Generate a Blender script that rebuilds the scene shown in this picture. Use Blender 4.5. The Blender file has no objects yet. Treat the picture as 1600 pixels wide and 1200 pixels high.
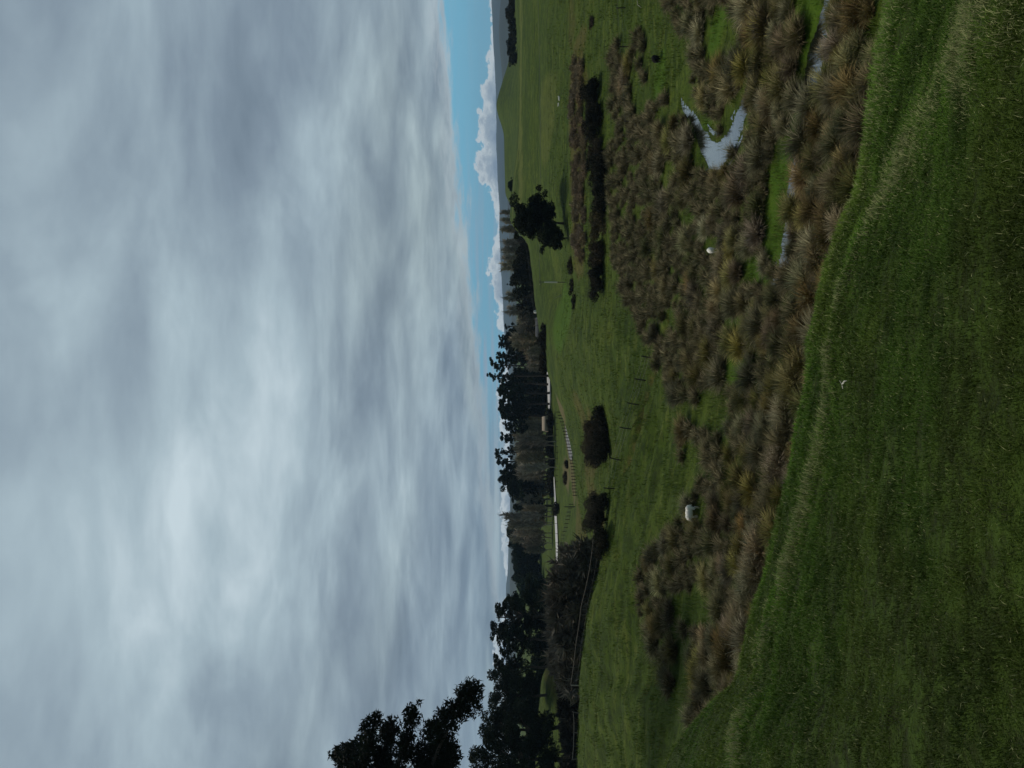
import bpy, bmesh, math, random
import numpy as np
from mathutils import Matrix, Vector

# ------------------------------------------------------------------ camera
# The photograph was taken with the phone held sideways: the picture's left edge is up.
# x = right across the valley, y = away from the viewer, z = up, the eye is the origin.
sc = bpy.context.scene
C = sc.collection
cam_d = bpy.data.cameras.new('camera')
cam = bpy.data.objects.new('camera', cam_d)
C.objects.link(cam)
cam_d.sensor_width = 36.0
cam_d.sensor_fit = 'HORIZONTAL'
cam_d.lens = 27.0
cam_d.clip_start = 0.05
cam_d.clip_end = 60000
cam.matrix_world = Matrix(((0, 1, 0, 0), (0, 0, -1, 0), (-1, 0, 0, 0), (0, 0, 0, 1)))
sc.camera = cam
sc.view_settings.view_transform = 'Standard'
sc.view_settings.look = 'None'
sc.view_settings.exposure = 0.0
sc.view_settings.gamma = 1.0

# ------------------------------------------------------------------ sun and sky
SUN_AZ = math.radians(-52)      # towards the left, in front
SUN_EL = math.radians(54)
sun_d = bpy.data.lights.new('sun', 'SUN')
sun_d.energy = 2.2
sun_d.angle = math.radians(11)
sun_d.color = (1.0, 0.94, 0.82)
sun = bpy.data.objects.new('sun', sun_d)
C.objects.link(sun)
sv = Vector((math.sin(SUN_AZ) * math.cos(SUN_EL), math.cos(SUN_AZ) * math.cos(SUN_EL), math.sin(SUN_EL)))
sun.rotation_euler = sv.to_track_quat('Z', 'Y').to_euler()


class NT:
    """small helper to write node trees as expressions"""
    def __init__(s, tree):
        s.t = tree

    def node(s, kind, **kw):
        n = s.t.nodes.new(kind)
        for k, v in kw.items():
            setattr(n, k, v)
        return n

    def put(s, sock, v):
        if hasattr(v, 'is_output'):
            s.t.links.new(v, sock)
        elif isinstance(v, (tuple, list)) and len(v) == 3 and sock.type == 'RGBA':
            sock.default_value = (*v, 1)
        else:
            sock.default_value = v

    def m(s, op, a, b=None, c=None, clamp=False):
        n = s.node('ShaderNodeMath', operation=op, use_clamp=clamp)
        s.put(n.inputs[0], a)
        if b is not None: s.put(n.inputs[1], b)
        if c is not None: s.put(n.inputs[2], c)
        return n.outputs[0]

    def comb(s, x, y, z):
        n = s.node('ShaderNodeCombineXYZ')
        s.put(n.inputs[0], x); s.put(n.inputs[1], y); s.put(n.inputs[2], z)
        return n.outputs[0]

    def noise(s, vec, scale, detail=4, rough=0.5, dist=0.0):
        n = s.node('ShaderNodeTexNoise')
        s.put(n.inputs['Vector'], vec)
        n.inputs['Scale'].default_value = scale
        n.inputs['Detail'].default_value = detail
        n.inputs['Roughness'].default_value = rough
        n.inputs['Distortion'].default_value = dist
        return n.outputs[0]

    def rng(s, v, a, b, c=0.0, d=1.0, smooth=True):
        n = s.node('ShaderNodeMapRange')
        n.interpolation_type = 'SMOOTHSTEP' if smooth else 'LINEAR'
        s.put(n.inputs[0], v); s.put(n.inputs[1], a); s.put(n.inputs[2], b)
        s.put(n.inputs[3], c); s.put(n.inputs[4], d)
        return n.outputs[0]

    def mix(s, f, a, b, kind='MIX'):
        n = s.node('ShaderNodeMix', data_type='RGBA', blend_type=kind)
        s.put(n.inputs[0], f); s.put(n.inputs[6], a); s.put(n.inputs[7], b)
        return n.outputs[2]

    def ramp(s, f, stops):
        n = s.node('ShaderNodeValToRGB')
        e = n.color_ramp.elements
        while len(e) < len(stops): e.new(0.5)
        for el, (p, col) in zip(e, stops):
            el.position = p; el.color = (*col, 1)
        s.put(n.inputs[0], f)
        return n.outputs[0]


def srgb(r, g, b):
    f = lambda c: ((c / 255 + 0.055) / 1.055) ** 2.4 if c > 10 else c / 255 / 12.92
    return (f(r), f(g), f(b))


def build_world():
    w = bpy.data.worlds.new('World')
    sc.world = w
    w.use_nodes = True
    t = w.node_tree
    t.nodes.clear()
    N = NT(t)
    out = N.node('ShaderNodeOutputWorld')
    bg = N.node('ShaderNodeBackground')
    S = 0.1
    bg.inputs[1].default_value = S
    sky = N.node('ShaderNodeTexSky', sky_type='NISHITA')
    sky.sun_disc = False
    sky.sun_elevation = SUN_EL
    sky.sun_rotation = SUN_AZ
    tc = N.node('ShaderNodeTexCoord')
    sep = N.node('ShaderNodeSeparateXYZ')
    t.links.new(tc.outputs['Generated'], sep.inputs[0])
    x, y, z = sep.outputs
    hor = N.m('SQRT', N.m('ADD', N.m('MULTIPLY', x, x), N.m('MULTIPLY', y, y)))
    hor = N.m('MAXIMUM', hor, 0.001)
    el = N.m('MAXIMUM', N.m('DIVIDE', z, hor), 0.0)            # tangent of the elevation
    az = N.m('ARCTAN2', x, y)
    # ---- the flat grey cloud deck, laid out on a level plane overhead
    k = N.m('DIVIDE', 1.0, N.m('ADD', el, 0.15))
    px = N.m('MULTIPLY', N.m('DIVIDE', x, hor), k)
    py = N.m('MULTIPLY', N.m('DIVIDE', y, hor), k)
    p = N.comb(px, py, 0.0)
    pw = N.comb(N.m('MULTIPLY', px, 0.75), N.m('MULTIPLY', py, 1.0), 3.3)
    big = N.noise(pw, 1.75, 5, 0.48, 0.5)
    fine = N.noise(N.comb(px, N.m('MULTIPLY', py, 1.35), 9.1), 3.6, 8, 0.56, 0.25)
    hue = N.noise(N.comb(px, py, 21.0), 0.55, 2, 0.4, 0.2)
    b = N.m('ADD', N.m('MULTIPLY', big, 0.74), N.m('MULTIPLY', fine, 0.26))
    # the sun behind the deck, high on the left
    da = N.m('SUBTRACT', az, -0.22)
    de = N.m('SUBTRACT', el, 0.50)
    glow = N.m('EXPONENT', N.m('MULTIPLY', N.m('ADD', N.m('MULTIPLY', N.m('MULTIPLY', da, da), 7.0), N.m('MULTIPLY', N.m('MULTIPLY', de, de), 11.0)), -1.0))
    b = N.m('ADD', b, N.m('MULTIPLY', glow, 0.065))
    deck = N.ramp(N.rng(b, 0.275, 0.735, 0, 1, False), [
        (0.0, srgb(110, 125, 135)), (0.30, srgb(132, 147, 156)), (0.52, srgb(151, 167, 173)),
        (0.74, srgb(172, 189, 192)), (1.0, srgb(204, 218, 218))])
    blue_tint = N.mix(1.0, deck, (0.96, 0.985, 1.065), 'MULTIPLY')
    deck = N.mix(N.rng(N.m('ADD', hue, N.m('MULTIPLY', el, 0.16)), 0.42, 0.68), deck, blue_tint)
    # unseen deck overhead and behind the viewer, darkened to cut the ambient light
    over = N.m('MAXIMUM', N.rng(el, 0.75, 1.6), N.rng(y, 0.15, -0.35))
    deck = N.mix(over, deck, N.mix(1.0, deck, (0.46, 0.43, 0.39), 'MULTIPLY'))
    # ---- clear strip under the edge of the deck
    ew = N.noise(N.comb(N.m('MULTIPLY', az, 7.0), N.m('MULTIPLY', el, 34.0), 5.0), 1.6, 9, 0.66)
    edge = N.m('ADD', N.m('ADD', 0.040, N.m('MULTIPLY', az, 0.094)), N.m('MULTIPLY', N.m('SUBTRACT', ew, 0.5), 0.066))
    f_deck = N.rng(N.m('SUBTRACT', el, edge), -0.006, 0.009)
    lip = N.rng(N.m('SUBTRACT', el, edge), 0.0, 0.022, 0.55, 0.0)
    deck = N.mix(lip, deck, srgb(205, 216, 219))
    blue = N.mix(0.85, N.mix(1.0, sky.outputs[0], (S, S, S), 'MULTIPLY'), srgb(100, 182, 216))
    st = N.noise(N.comb(N.m('MULTIPLY', az, 7.0), N.m('MULTIPLY', el, 190.0), 1.0), 1.0, 6, 0.55)
    stf = N.m('MULTIPLY', N.rng(st, 0.44, 0.66), N.rng(az, 0.02, 0.34, 0.85, 0.12))
    low = N.mix(stf, blue, srgb(158, 178, 196))
    # pale bars low on the left
    bars = N.noise(N.comb(N.m('MULTIPLY', az, 3.0), N.m('MULTIPLY', el, 110.0), 7.0), 1.0, 5, 0.55)
    low = N.mix(N.m('MULTIPLY', N.rng(az, -0.16, 0.06, 1.0, 0.0), 0.92), low,
                N.ramp(N.rng(bars, 0.35, 0.65, 0, 1, False), [(0, srgb(132, 148, 163)), (0.5, srgb(156, 172, 182)), (1, srgb(192, 208, 212))]))
    col = N.mix(f_deck, low, deck)
    # ---- heaped clouds along the horizon
    cn = N.noise(N.comb(N.m('MULTIPLY', az, 38.0), N.m('MULTIPLY', el, 60.0), 2.0), 1.0, 10, 0.70, 0.2)
    cl = N.noise(N.comb(N.m('MULTIPLY', az, 8.0), 0.0, 12.0), 1.3, 3, 0.5)
    top = N.m('ADD', 0.0155, N.m('MULTIPLY', N.m('MAXIMUM', az, -0.05), 0.058))
    top = N.m('ADD', top, N.m('MULTIPLY', N.m('SUBTRACT', cn, 0.5), 0.058))
    top = N.m('ADD', top, N.m('MULTIPLY', N.m('SUBTRACT', cl, 0.52), 0.075))
    f = N.m('SUBTRACT', top, el)
    fc = N.rng(f, 0.0, 0.0022)
    tex = N.noise(N.comb(N.m('MULTIPLY', az, 30.0), N.m('MULTIPLY', el, 60.0), 4.0), 1.0, 6, 0.6)
    sh = N.m('ADD', N.m('DIVIDE', f, 0.026), N.m('MULTIPLY', N.m('SUBTRACT', tex, 0.5), 0.9))
    cum = N.ramp(sh, [(0.0, srgb(226, 234, 236)), (0.22, srgb(212, 222, 226)), (0.42, srgb(176, 190, 200)),
                      (0.75, srgb(150, 166, 182)), (1.0, srgb(134, 151, 171))])
    col = N.mix(fc, col, cum)
    hi = N.mix(1.0, col, (1 / S, 1 / S, 1 / S), 'MULTIPLY')
    t.links.new(hi, bg.inputs[0])
    t.links.new(bg.outputs[0], out.inputs[0])


build_world()

# ------------------------------------------------------------------ numeric helpers
rs = np.random.RandomState(7)
R = random.Random(11)


def hash2(ix, iy, seed):
    n = (ix.astype(np.int64) * 374761393 + iy.astype(np.int64) * 668265263 + seed * 1442695041) & 0x7fffffff
    n = ((n ^ (n >> 13)) * 1274126177) & 0x7fffffff
    n = (n ^ (n >> 16)) & 0x7fffffff
    return n / float(0x7fffffff)


def vnoise(x, y, seed=0):
    ix = np.floor(x); iy = np.floor(y)
    fx = x - ix; fy = y - iy
    fx = fx * fx * (3 - 2 * fx); fy = fy * fy * (3 - 2 * fy)
    a = hash2(ix, iy, seed); b = hash2(ix + 1, iy, seed)
    c = hash2(ix, iy + 1, seed); d = hash2(ix + 1, iy + 1, seed)
    return (a * (1 - fx) + b * fx) * (1 - fy) + (c * (1 - fx) + d * fx) * fy


def fbm(x, y, oct=4, seed=0, rough=0.5):
    v = 0; a = 1; s = 0
    for i in range(oct):
        v = v + a * vnoise(x * 2 ** i + 17.3 * i, y * 2 ** i - 9.1 * i, seed + i)
        s += a; a *= rough
    return v / s


def pchip(xk, yk, x):
    xk = np.asarray(xk, float); yk = np.asarray(yk, float)
    h = np.diff(xk); dl = np.diff(yk) / h
    d = np.zeros_like(yk)
    for i in range(1, len(xk) - 1):
        if dl[i - 1] * dl[i] > 0:
            w1 = 2 * h[i] + h[i - 1]; w2 = h[i] + 2 * h[i - 1]
            d[i] = (w1 + w2) / (w1 / dl[i - 1] + w2 / dl[i])
    d[0] = dl[0]; d[-1] = dl[-1]
    x = np.clip(x, xk[0], xk[-1])
    i = np.clip(np.searchsorted(xk, x, side='right') - 1, 0, len(xk) - 2)
    t = (x - xk[i]) / h[i]
    return ((1 + 2 * t) * (1 - t) ** 2 * yk[i] + t * (1 - t) ** 2 * h[i] * d[i]
            + t * t * (3 - 2 * t) * yk[i + 1] + t * t * (t - 1) * h[i] * d[i + 1])


# ------------------------------------------------------------------ the lie of the land
# profiles of the land along bearings from the eye: (distance, drop as seen) or (distance, None, height)
def Zv(d, v):
    return (d, -(v - 800.0) / 1200.0 * d)


def H(d, z):
    return (d, z)


FAR = [H(4000, -20), H(16000, -24)]
COL = {
    -500: [Zv(34, 930), H(48, -11.5), Zv(58, 1030), Zv(76, 980), Zv(112, 903), H(130, -14), H(165, -10), Zv(190, 834), H(240, -14), H(330, -16), H(450, -14), H(700, -10), H(1100, -12)],
    0: [Zv(24, 1037), H(42, -11.8), Zv(60, 1030), Zv(80, 970), Zv(105, 905), H(125, -14.5), H(165, -10), Zv(190, 836), H(240, -14), H(330, -16), H(450, -14), H(700, -10), H(1100, -12)],
    100: [Zv(19, 1112), H(38, -12.6), Zv(50, 1100), Zv(70, 1000), Zv(105, 906), H(122, -14.5), H(165, -11), Zv(190, 842), H(240, -15), H(330, -16), H(450, -14), H(700, -10), H(1100, -12)],
    140: [Zv(17, 1153), H(34, -12.9), Zv(47, 1130), Zv(68, 1025), Zv(104, 908), H(122, -15.5), H(165, -12), Zv(190, 846), H(240, -16), H(330, -17), H(450, -15), H(700, -10), H(1100, -12)],
    200: [Zv(16.5, 1165), H(35, -13.4), Zv(46, 1150), Zv(68, 1030), Zv(100, 913), H(120, -16), H(165, -16), Zv(200, 880), H(250, -17), H(330, -18), H(450, -15), H(700, -11), H(1100, -12)],
    300: [Zv(15.5, 1195), H(36, -14.2), Zv(48, 1150), Zv(68, 1035), Zv(96, 938), H(115, -15), H(150, -17), Zv(200, 902), H(250, -18), H(330, -18), Zv(430, 843), H(700, -12), H(1100, -14)],
    450: [Zv(14.5, 1232), H(37, -15), Zv(50, 1155), Zv(72, 1040), Zv(95, 958), Zv(118, 954), Zv(150, 915), Zv(188, 901), H(220, -18), H(330, -18), Zv(430, 848), H(700, -13), H(1100, -16)],
    525: [Zv(14, 1247), H(37.5, -15.3), Zv(50, 1165), Zv(74, 1045), Zv(93, 975), Zv(118, 952), Zv(150, 920), Zv(196, 887), H(235, -18), H(330, -18), H(450, -18), H(700, -16), H(1100, -18)],
    600: [Zv(13.5, 1262), H(38, -15.5), Zv(52, 1160), Zv(76, 1045), Zv(98, 985), Zv(120, 940), Zv(160, 895), Zv(215, 862), H(265, -17), H(330, -18), H(450, -18), H(700, -18), H(1100, -19)],
    675: [Zv(13, 1272), H(37, -15.6), Zv(55, 1145), Zv(80, 1035), Zv(105, 968), Zv(125, 930), Zv(170, 885), Zv(235, 844), H(290, -14), H(350, -17), H(450, -18), H(700, -18), H(1100, -19)],
    750: [Zv(12.7, 1285), H(36, -15.7), Zv(58, 1125), Zv(85, 1020), Zv(112, 960), Zv(140, 915), Zv(190, 878), Zv(250, 834), H(305, -12), H(380, -16), H(460, -17), H(700, -17), H(1100, -18)],
    815: [Zv(12.4, 1305), H(36, -15.7), Zv(58, 1125), Zv(88, 1012), Zv(115, 952), Zv(145, 905), Zv(195, 868), Zv(262, 825), H(310, -9), H(380, -14), H(470, -14), H(700, -12), H(1100, -16)],
    860: [Zv(12.2, 1322), H(35.5, -15.7), Zv(58, 1125), Zv(88, 1012), Zv(115, 950), Zv(145, 902), Zv(200, 858), Zv(290, 797), H(350, -2), H(420, -6), H(550, -6), H(750, -5), H(1100, -10)],
    900: [Zv(12, 1340), H(35, -15.7), Zv(58, 1122), Zv(88, 1011), Zv(116, 950), Zv(148, 897), Zv(205, 848), Zv(290, 800), H(345, -1), H(450, -1), Zv(600, 790), H(750, 2), H(1100, -5)],
    985: [Zv(11.7, 1355), H(34.6, -15.7), Zv(58, 1120), Zv(88, 1010), Zv(117, 949), Zv(149, 897), Zv(205, 846), Zv(287, 809), H(340, -3), H(450, -1), Zv(600, 788), H(750, 4), H(1100, -5)],
    1035: [Zv(11.5, 1365), H(34.4, -15.7), Zv(58, 1120), Zv(88, 1010), Zv(117, 948), Zv(149, 897), Zv(205, 845), Zv(285, 811), H(340, -4.5), Zv(480, 794), Zv(610, 777), H(750, 8), H(1100, -5)],
    1070: [Zv(11.4, 1375), H(34.3, -15.7), Zv(58, 1120), Zv(88, 1010), Zv(118, 948), Zv(150, 897), Zv(205, 845), Zv(285, 812), H(340, -4.5), H(480, 0), Zv(610, 785), H(750, 4), H(1100, -5)],
    1115: [Zv(11.3, 1380), H(34.2, -15.7), Zv(58, 1120), Zv(88, 1010), Zv(118, 948), Zv(150, 897), Zv(205, 846), Zv(285, 812), H(340, -4), H(480, -2.5), Zv(610, 798), H(750, 0), H(1100, -8)],
    1200: [Zv(11, 1390), H(34, -15.7), Zv(58, 1120), Zv(88, 1010), Zv(118, 948), Zv(150, 897), Zv(205, 848), Zv(285, 812), H(350, -1.75), H(480, -1.5), H(610, -1.5), H(750, -2), H(1100, -8)],
    1700: [Zv(10, 1430), H(32, -15.7), Zv(57, 1120), Zv(88, 1010), Zv(118, 948), Zv(150, 897), Zv(205, 848), Zv(285, 812), H(350, -1.75), H(480, -1.5), H(610, -1.5), H(750, -2), H(1100, -8)],
}
us = sorted(COL)
KN = []
for u in us:
    e = COL[u]
    D, zE = e[0]
    prof = [H(0.4, -1.9), H(3.5, -2.42), H(D * 0.80, -2.42 + (zE + 2.42) * 0.735), H(D, zE), H(D + 1.2, zE - 0.95)] + e[1:] + FAR
    KN.append(prof)
KN = np.array(KN)                      # column, knot, (d, z)
uf = np.arange(-500, 1701, 5.0)
K = KN.shape[1]
Dk = np.stack([pchip(us, KN[:, k, 0], uf) for k in range(K)], 1)
Zk = np.stack([pchip(us, KN[:, k, 1], uf) for k in range(K)], 1)
NL = 2200
lg = np.linspace(math.log(0.4), math.log(16000), NL)
TAB = np.empty((len(uf), NL))
for i in range(len(uf)):
    TAB[i] = pchip(np.log(Dk[i]), Zk[i], lg)
DEDGE = Dk[:, 3]


def base_h(x, y):
    x = np.asarray(x, float); y = np.asarray(y, float)
    yy = np.maximum(y, 0.4)
    fu = np.clip((600 + 1200 * x / yy + 500) / 5.0, 0, len(uf) - 1.001)
    fl = np.clip((np.log(yy) - lg[0]) / (lg[1] - lg[0]), 0, NL - 1.001)
    i = fu.astype(int); j = fl.astype(int)
    a = fu - i; b = fl - j
    return (TAB[i, j] * (1 - a) * (1 - b) + TAB[i + 1, j] * a * (1 - b)
            + TAB[i, j + 1] * (1 - a) * b + TAB[i + 1, j + 1] * a * b)


def edge_d(x, y):
    fu = np.clip((600 + 1200 * np.asarray(x) / np.maximum(y, 0.4)), -500, 1700)
    return np.interp(fu, uf, DEDGE)


def ground_at(u, v, h=base_h, dmin=2.0):
    """the point of the land seen at a place of the upright picture"""
    d = np.exp(lg)
    s = (u - 600) / 1200.0
    z = h(s * d, d)
    hit = np.where((z / d >= -(v - 800) / 1200.0) & (d > dmin))[0]
    if len(hit) == 0:
        j = int(np.argmin(np.abs(d - 9000)))
    else:
        j = hit[0]
    return (s * d[j], d[j], z[j])


# streams, as polylines in the marsh
STREAM = [  # (u, v) seen, half width
    [(1045, 1064), (1035, 1068), (1024, 1074), (1010, 1085), (982, 1097), (960, 1110), (953, 1122), (968, 1134), (990, 1146), (1015, 1158), (1050, 1168), (1085, 1176), (1110, 1183)],
    [(1260, 1302), (1200, 1292), (1150, 1282), (1115, 1275), (1075, 1268), (1030, 1256), (970, 1246), (925, 1241), (900, 1236), (850, 1232), (800, 1226), (770, 1216), (740, 1204)],
]
STREAM_W = [[0.25, 0.3, 0.4, 0.55, 0.8, 0.9, 0.95, 0.85, 0.8, 0.75, 0.65, 0.6, 0.4],
            [0.3, 0.35, 0.5, 1.0, 1.0, 0.3, 0.3, 0.6, 0.5, 0.2, 0.4, 0.4, 0.1]]
SPT = []
for line in STREAM:
    pts = [ground_at(u, v, dmin=25) for u, v in line]
    SPT.append(np.array(pts))


def resample(pts, w, step=0.8):
    out = []; ww = []
    for a, b, wa, wb in zip(pts[:-1], pts[1:], w[:-1], w[1:]):
        n = max(2, int(np.linalg.norm(b[:2] - a[:2]) / step))
        for q in range(n):
            t = q / n
            out.append(a * (1 - t) + b * t); ww.append(wa * (1 - t) + wb * t)
    out.append(pts[-1]); ww.append(w[-1])
    return np.array(out), np.array(ww)


SRS = [resample(p, w) for p, w in zip(SPT, STREAM_W)]
for n_, (p_, w_) in enumerate(SRS):     # water level runs level along the line
    lv = np.minimum.accumulate(np.convolve(np.pad(p_[:, 2], 6, mode='edge'), np.ones(13) / 13, 'valid'))
    p_[:, 2] = lv - 0.05


def smoothstep(a, b, x):
    t = np.clip((x - a) / (b - a), 0, 1)
    return t * t * (3 - 2 * t)


_d = np.array([ground_at(u, v, dmin=40)[:3] for u, v in [(700, 1040), (650, 1030), (605, 1014), (565, 1003), (530, 993), (500, 986), (478, 978), (455, 968)]])
DITCH = [(resample(_d, np.ones(len(_d)))[0], 0.8, 0.55)]
# the line of longer grass on the lip of the sheep track across the bank (seen places)
TRACK_UV = [(1260, 1600), (1200, 1560), (1090, 1500), (985, 1440), (900, 1400), (850, 1362), (780, 1332), (650, 1308), (550, 1298), (440, 1270), (360, 1250), (288, 1225), (205, 1195), (125, 1175), (0, 1150), (-80, 1130)]
TRACK = np.array([ground_at(u, v)[:2] for u, v in TRACK_UV])
_n = 600
_tt = np.linspace(0, len(TRACK) - 1, _n)
TRK = np.stack([pchip(np.arange(len(TRACK)), TRACK[:, 0], _tt), pchip(np.arange(len(TRACK)), TRACK[:, 1], _tt)], 1)


def track_dist(x, y):
    x = np.atleast_1d(x); y = np.atleast_1d(y)
    out = np.empty(len(x))
    for a in range(0, len(x), 20000):
        sl = slice(a, a + 20000)
        dx = x[sl, None] - TRK[None, ::3, 0]; dy = y[sl, None] - TRK[None, ::3, 1]
        out[sl] = np.sqrt((dx * dx + dy * dy).min(1))
    return out


def h(x, y):
    x = np.asarray(x, float); y = np.asarray(y, float)
    shp = np.broadcast(x, y).shape
    x = np.broadcast_to(x, shp).ravel(); y = np.broadcast_to(y, shp).ravel()
    z = base_h(x, y).copy()
    d = np.maximum(y, 0.4)
    De = edge_d(x, y)
    near = d < De + 1.5
    z += np.where(near, 0.10 * (fbm(x * 0.9, y * 0.9, 3, 3) - 0.5) + 0.05 * (fbm(x * 4, y * 4, 2, 31) - 0.5), 0) * smoothstep(2.5, 5, d)
    marsh = smoothstep(De + 1.5, De + 12, d) * (1 - smoothstep(100, 130, d))
    z += marsh * (0.42 * (fbm(x * 0.30, y * 0.30, 4, 5) - 0.5) + 0.16 * (fbm(x * 1.3, y * 1.3, 2, 55) - 0.5))
    mid = smoothstep(90, 130, d) * (1 - smoothstep(300, 420, d))
    z += mid * (0.9 * (fbm(x * 0.07, y * 0.07, 4, 6) - 0.5) + 0.35 * (fbm(x * 0.28, y * 0.2, 3, 61) - 0.5))
    far = smoothstep(420, 700, d)
    z += far * 3.0 * (fbm(x * 0.012, y * 0.012, 3, 8) - 0.5)
    fold = smoothstep(66, 84, d) * (1 - smoothstep(125, 150, d))
    z += fold * 0.9 * (fbm(x * 0.07, y * 0.055, 3, 14) - 0.5)
    # sheep-trodden steps across the paddock slope
    pad = smoothstep(62, 76, d) * (1 - smoothstep(106, 118, d)) * (1 - smoothstep(-2, 8, x))
    ph = (y + 0.35 * x) * 1.15 + 5.5 * fbm(x * 0.10, y * 0.10, 3, 12)
    z += pad * 0.17 * np.sin(ph)
    # track across the bank
    m = (d < De + 2.5) & (d > 1.5)
    if m.any():
        td = track_dist(x[m], y[m])
        z[m] += 0.07 * np.exp(-(td / 0.35) ** 2)
    # old ditch below the paddock fence
    for (p, w, dep) in DITCH:
        b = (d > 60) & (d < 130) & (x > p[:, 0].min() - 4) & (x < p[:, 0].max() + 4)
        ib = np.where(b)[0]
        for a in range(0, len(ib), 8000):
            ii = ib[a:a + 8000]
            q = np.sqrt((x[ii, None] - p[None, :, 0]) ** 2 + (y[ii, None] - p[None, :, 1]) ** 2).min(1) / w
            z[ii] -= dep * np.exp(-q * q)
    # stream beds
    for (p, w) in SRS:
        b = (d > 25) & (d < 130) & (x > p[:, 0].min() - 8) & (x < p[:, 0].max() + 8)
        ib = np.where(b)[0]
        for a in range(0, len(ib), 8000):
            ii = ib[a:a + 8000]
            dx = x[ii, None] - p[None, :, 0]; dy = y[ii, None] - p[None, :, 1]
            q = np.sqrt(dx * dx + dy * dy) / (w[None, :] * 1.0)
            j = q.argmin(1); qq = q[np.arange(len(ii)), j]
            lev = p[j, 2]
            f = smoothstep(2.6, 0.95, qq)
            bed = lev - 0.25 + 0.28 * smoothstep(0.4, 1.3, qq) + 0.10 * (fbm(x[ii] * 1.6, y[ii] * 1.6, 3, 77) - 0.5)
            z[ii] = z[ii] * (1 - f) + bed * f
    return z.reshape(shp)


# ------------------------------------------------------------------ mesh helpers
def mesh_np(name, V, faces, cols=None, mat=None, smooth=False):
    """faces: list of integer arrays (n, k)"""
    me = bpy.data.meshes.new(name)
    V = np.asarray(V, np.float32)
    me.vertices.add(len(V)); me.vertices.foreach_set('co', V.ravel())
    faces = [np.asarray(f, np.int32) for f in faces if len(f)]
    nl = sum(f.size for f in faces); nf = sum(len(f) for f in faces)
    me.loops.add(nl); me.polygons.add(nf)
    me.loops.foreach_set('vertex_index', np.concatenate([f.ravel() for f in faces]))
    starts = []; o = 0
    for f in faces:
        starts.append(o + np.arange(len(f)) * f.shape[1]); o += f.size
    me.polygons.foreach_set('loop_start', np.concatenate(starts).astype(np.int32))
    if smooth: me.polygons.foreach_set('use_smooth', np.ones(nf, bool))
    if cols is not None:
        ca = me.color_attributes.new('col', 'FLOAT_COLOR', 'POINT')
        c4 = np.ones((len(V), 4), np.float32); c4[:, :3] = cols
        ca.data.foreach_set('color', c4.ravel())
    me.update(calc_edges=True)
    if mat: me.materials.append(mat)
    return me


def link(name, me, parent=None, loc=None):
    o = bpy.data.objects.new(name, me)
    C.objects.link(o)
    if parent: o.parent = parent
    if loc is not None: o.location = loc
    return o


def tag(o, label=None, cat=None, group=None, kind=None):
    if label: o['label'] = label
    if cat: o['category'] = cat
    if group: o['group'] = group
    if kind: o['kind'] = kind
    return o


def thing(name, label, cat, loc=(0, 0, 0), rz=0.0, group=None):
    o = bpy.data.objects.new(name, None)
    C.objects.link(o)
    o.location = loc; o.rotation_euler = (0, 0, rz)
    o.empty_display_size = 0.3
    return tag(o, label, cat, group)


def dup(root, loc, rz, s, label=None, group=None):
    r = root.copy(); C.objects.link(r)
    r.location = loc; r.rotation_euler = (0, 0, rz)
    r.scale = s if isinstance(s, tuple) else (s, s, s)
    if label: r['label'] = label
    if group: r['group'] = group
    for ch in list(root.children):
        c = ch.copy(); C.objects.link(c); c.parent = r
    return r


class MB:
    """collects tubes, boxes and leaf cards into one mesh with a colour per point"""
    def __init__(s):
        s.V = []; s.C = []; s.F = {}; s.n = 0

    def add(s, V, F, col):
        V = np.asarray(V, float); F = np.asarray(F, int)
        if len(F) == 0: return
        s.V.append(V)
        c = np.asarray(col, float)
        s.C.append(np.broadcast_to(c, (len(V), 3)) if c.ndim == 1 else c)
        s.F.setdefault(F.shape[1], []).append(F + s.n)
        s.n += len(V)

    def tube(s, pts, rad, col, sides=6, cap=True):
        pts = np.asarray(pts, float); n = len(pts)
        rad = np.broadcast_to(np.asarray(rad, float), (n,))
        T = np.gradient(pts, axis=0)
        T /= np.linalg.norm(T, axis=1, keepdims=True) + 1e-9
        ref = np.where(np.abs(T[:, 2:3]) > 0.9, np.array([[1., 0, 0]]), np.array([[0, 0, 1.]]))
        A = np.cross(T, ref); A /= np.linalg.norm(A, axis=1, keepdims=True) + 1e-9
        B = np.cross(T, A)
        an = np.arange(sides) / sides * 2 * np.pi
        V = pts[:, None] + rad[:, None, None] * (A[:, None] * np.cos(an)[None, :, None] + B[:, None] * np.sin(an)[None, :, None])
        V = V.reshape(-1, 3)
        F = []
        for i in range(n - 1):
            for k in range(sides):
                F.append((i * sides + k, i * sides + (k + 1) % sides, (i + 1) * sides + (k + 1) % sides, (i + 1) * sides + k))
        s.add(V, F, col)
        if cap:
            cv = np.concatenate([V[-sides:], pts[-1:]])
            s.add(cv, [(k, (k + 1) % sides, sides) for k in range(sides)], col)

    def box(s, lo, hi, col):
        (a, b, c), (d, e, f) = lo, hi
        V = [(a, b, c), (d, b, c), (d, e, c), (a, e, c), (a, b, f), (d, b, f), (d, e, f), (a, e, f)]
        s.add(V, [(0, 3, 2, 1), (4, 5, 6, 7), (0, 1, 5, 4), (1, 2, 6, 5), (2, 3, 7, 6), (3, 0, 4, 7)], col)

    def mesh(s, name, mat, smooth=False):
        return mesh_np(name, np.concatenate(s.V), [np.concatenate(f) for f in s.F.values()], np.concatenate(s.C), mat, smooth)


def unit(v):
    return v / (np.linalg.norm(v, axis=-1, keepdims=True) + 1e-9)


# ------------------------------------------------------------------ materials
def new_mat(name):
    m = bpy.data.materials.new(name)
    m.use_nodes = True
    t = m.node_tree
    b = t.nodes['Principled BSDF']
    return m, NT(t), b


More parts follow.
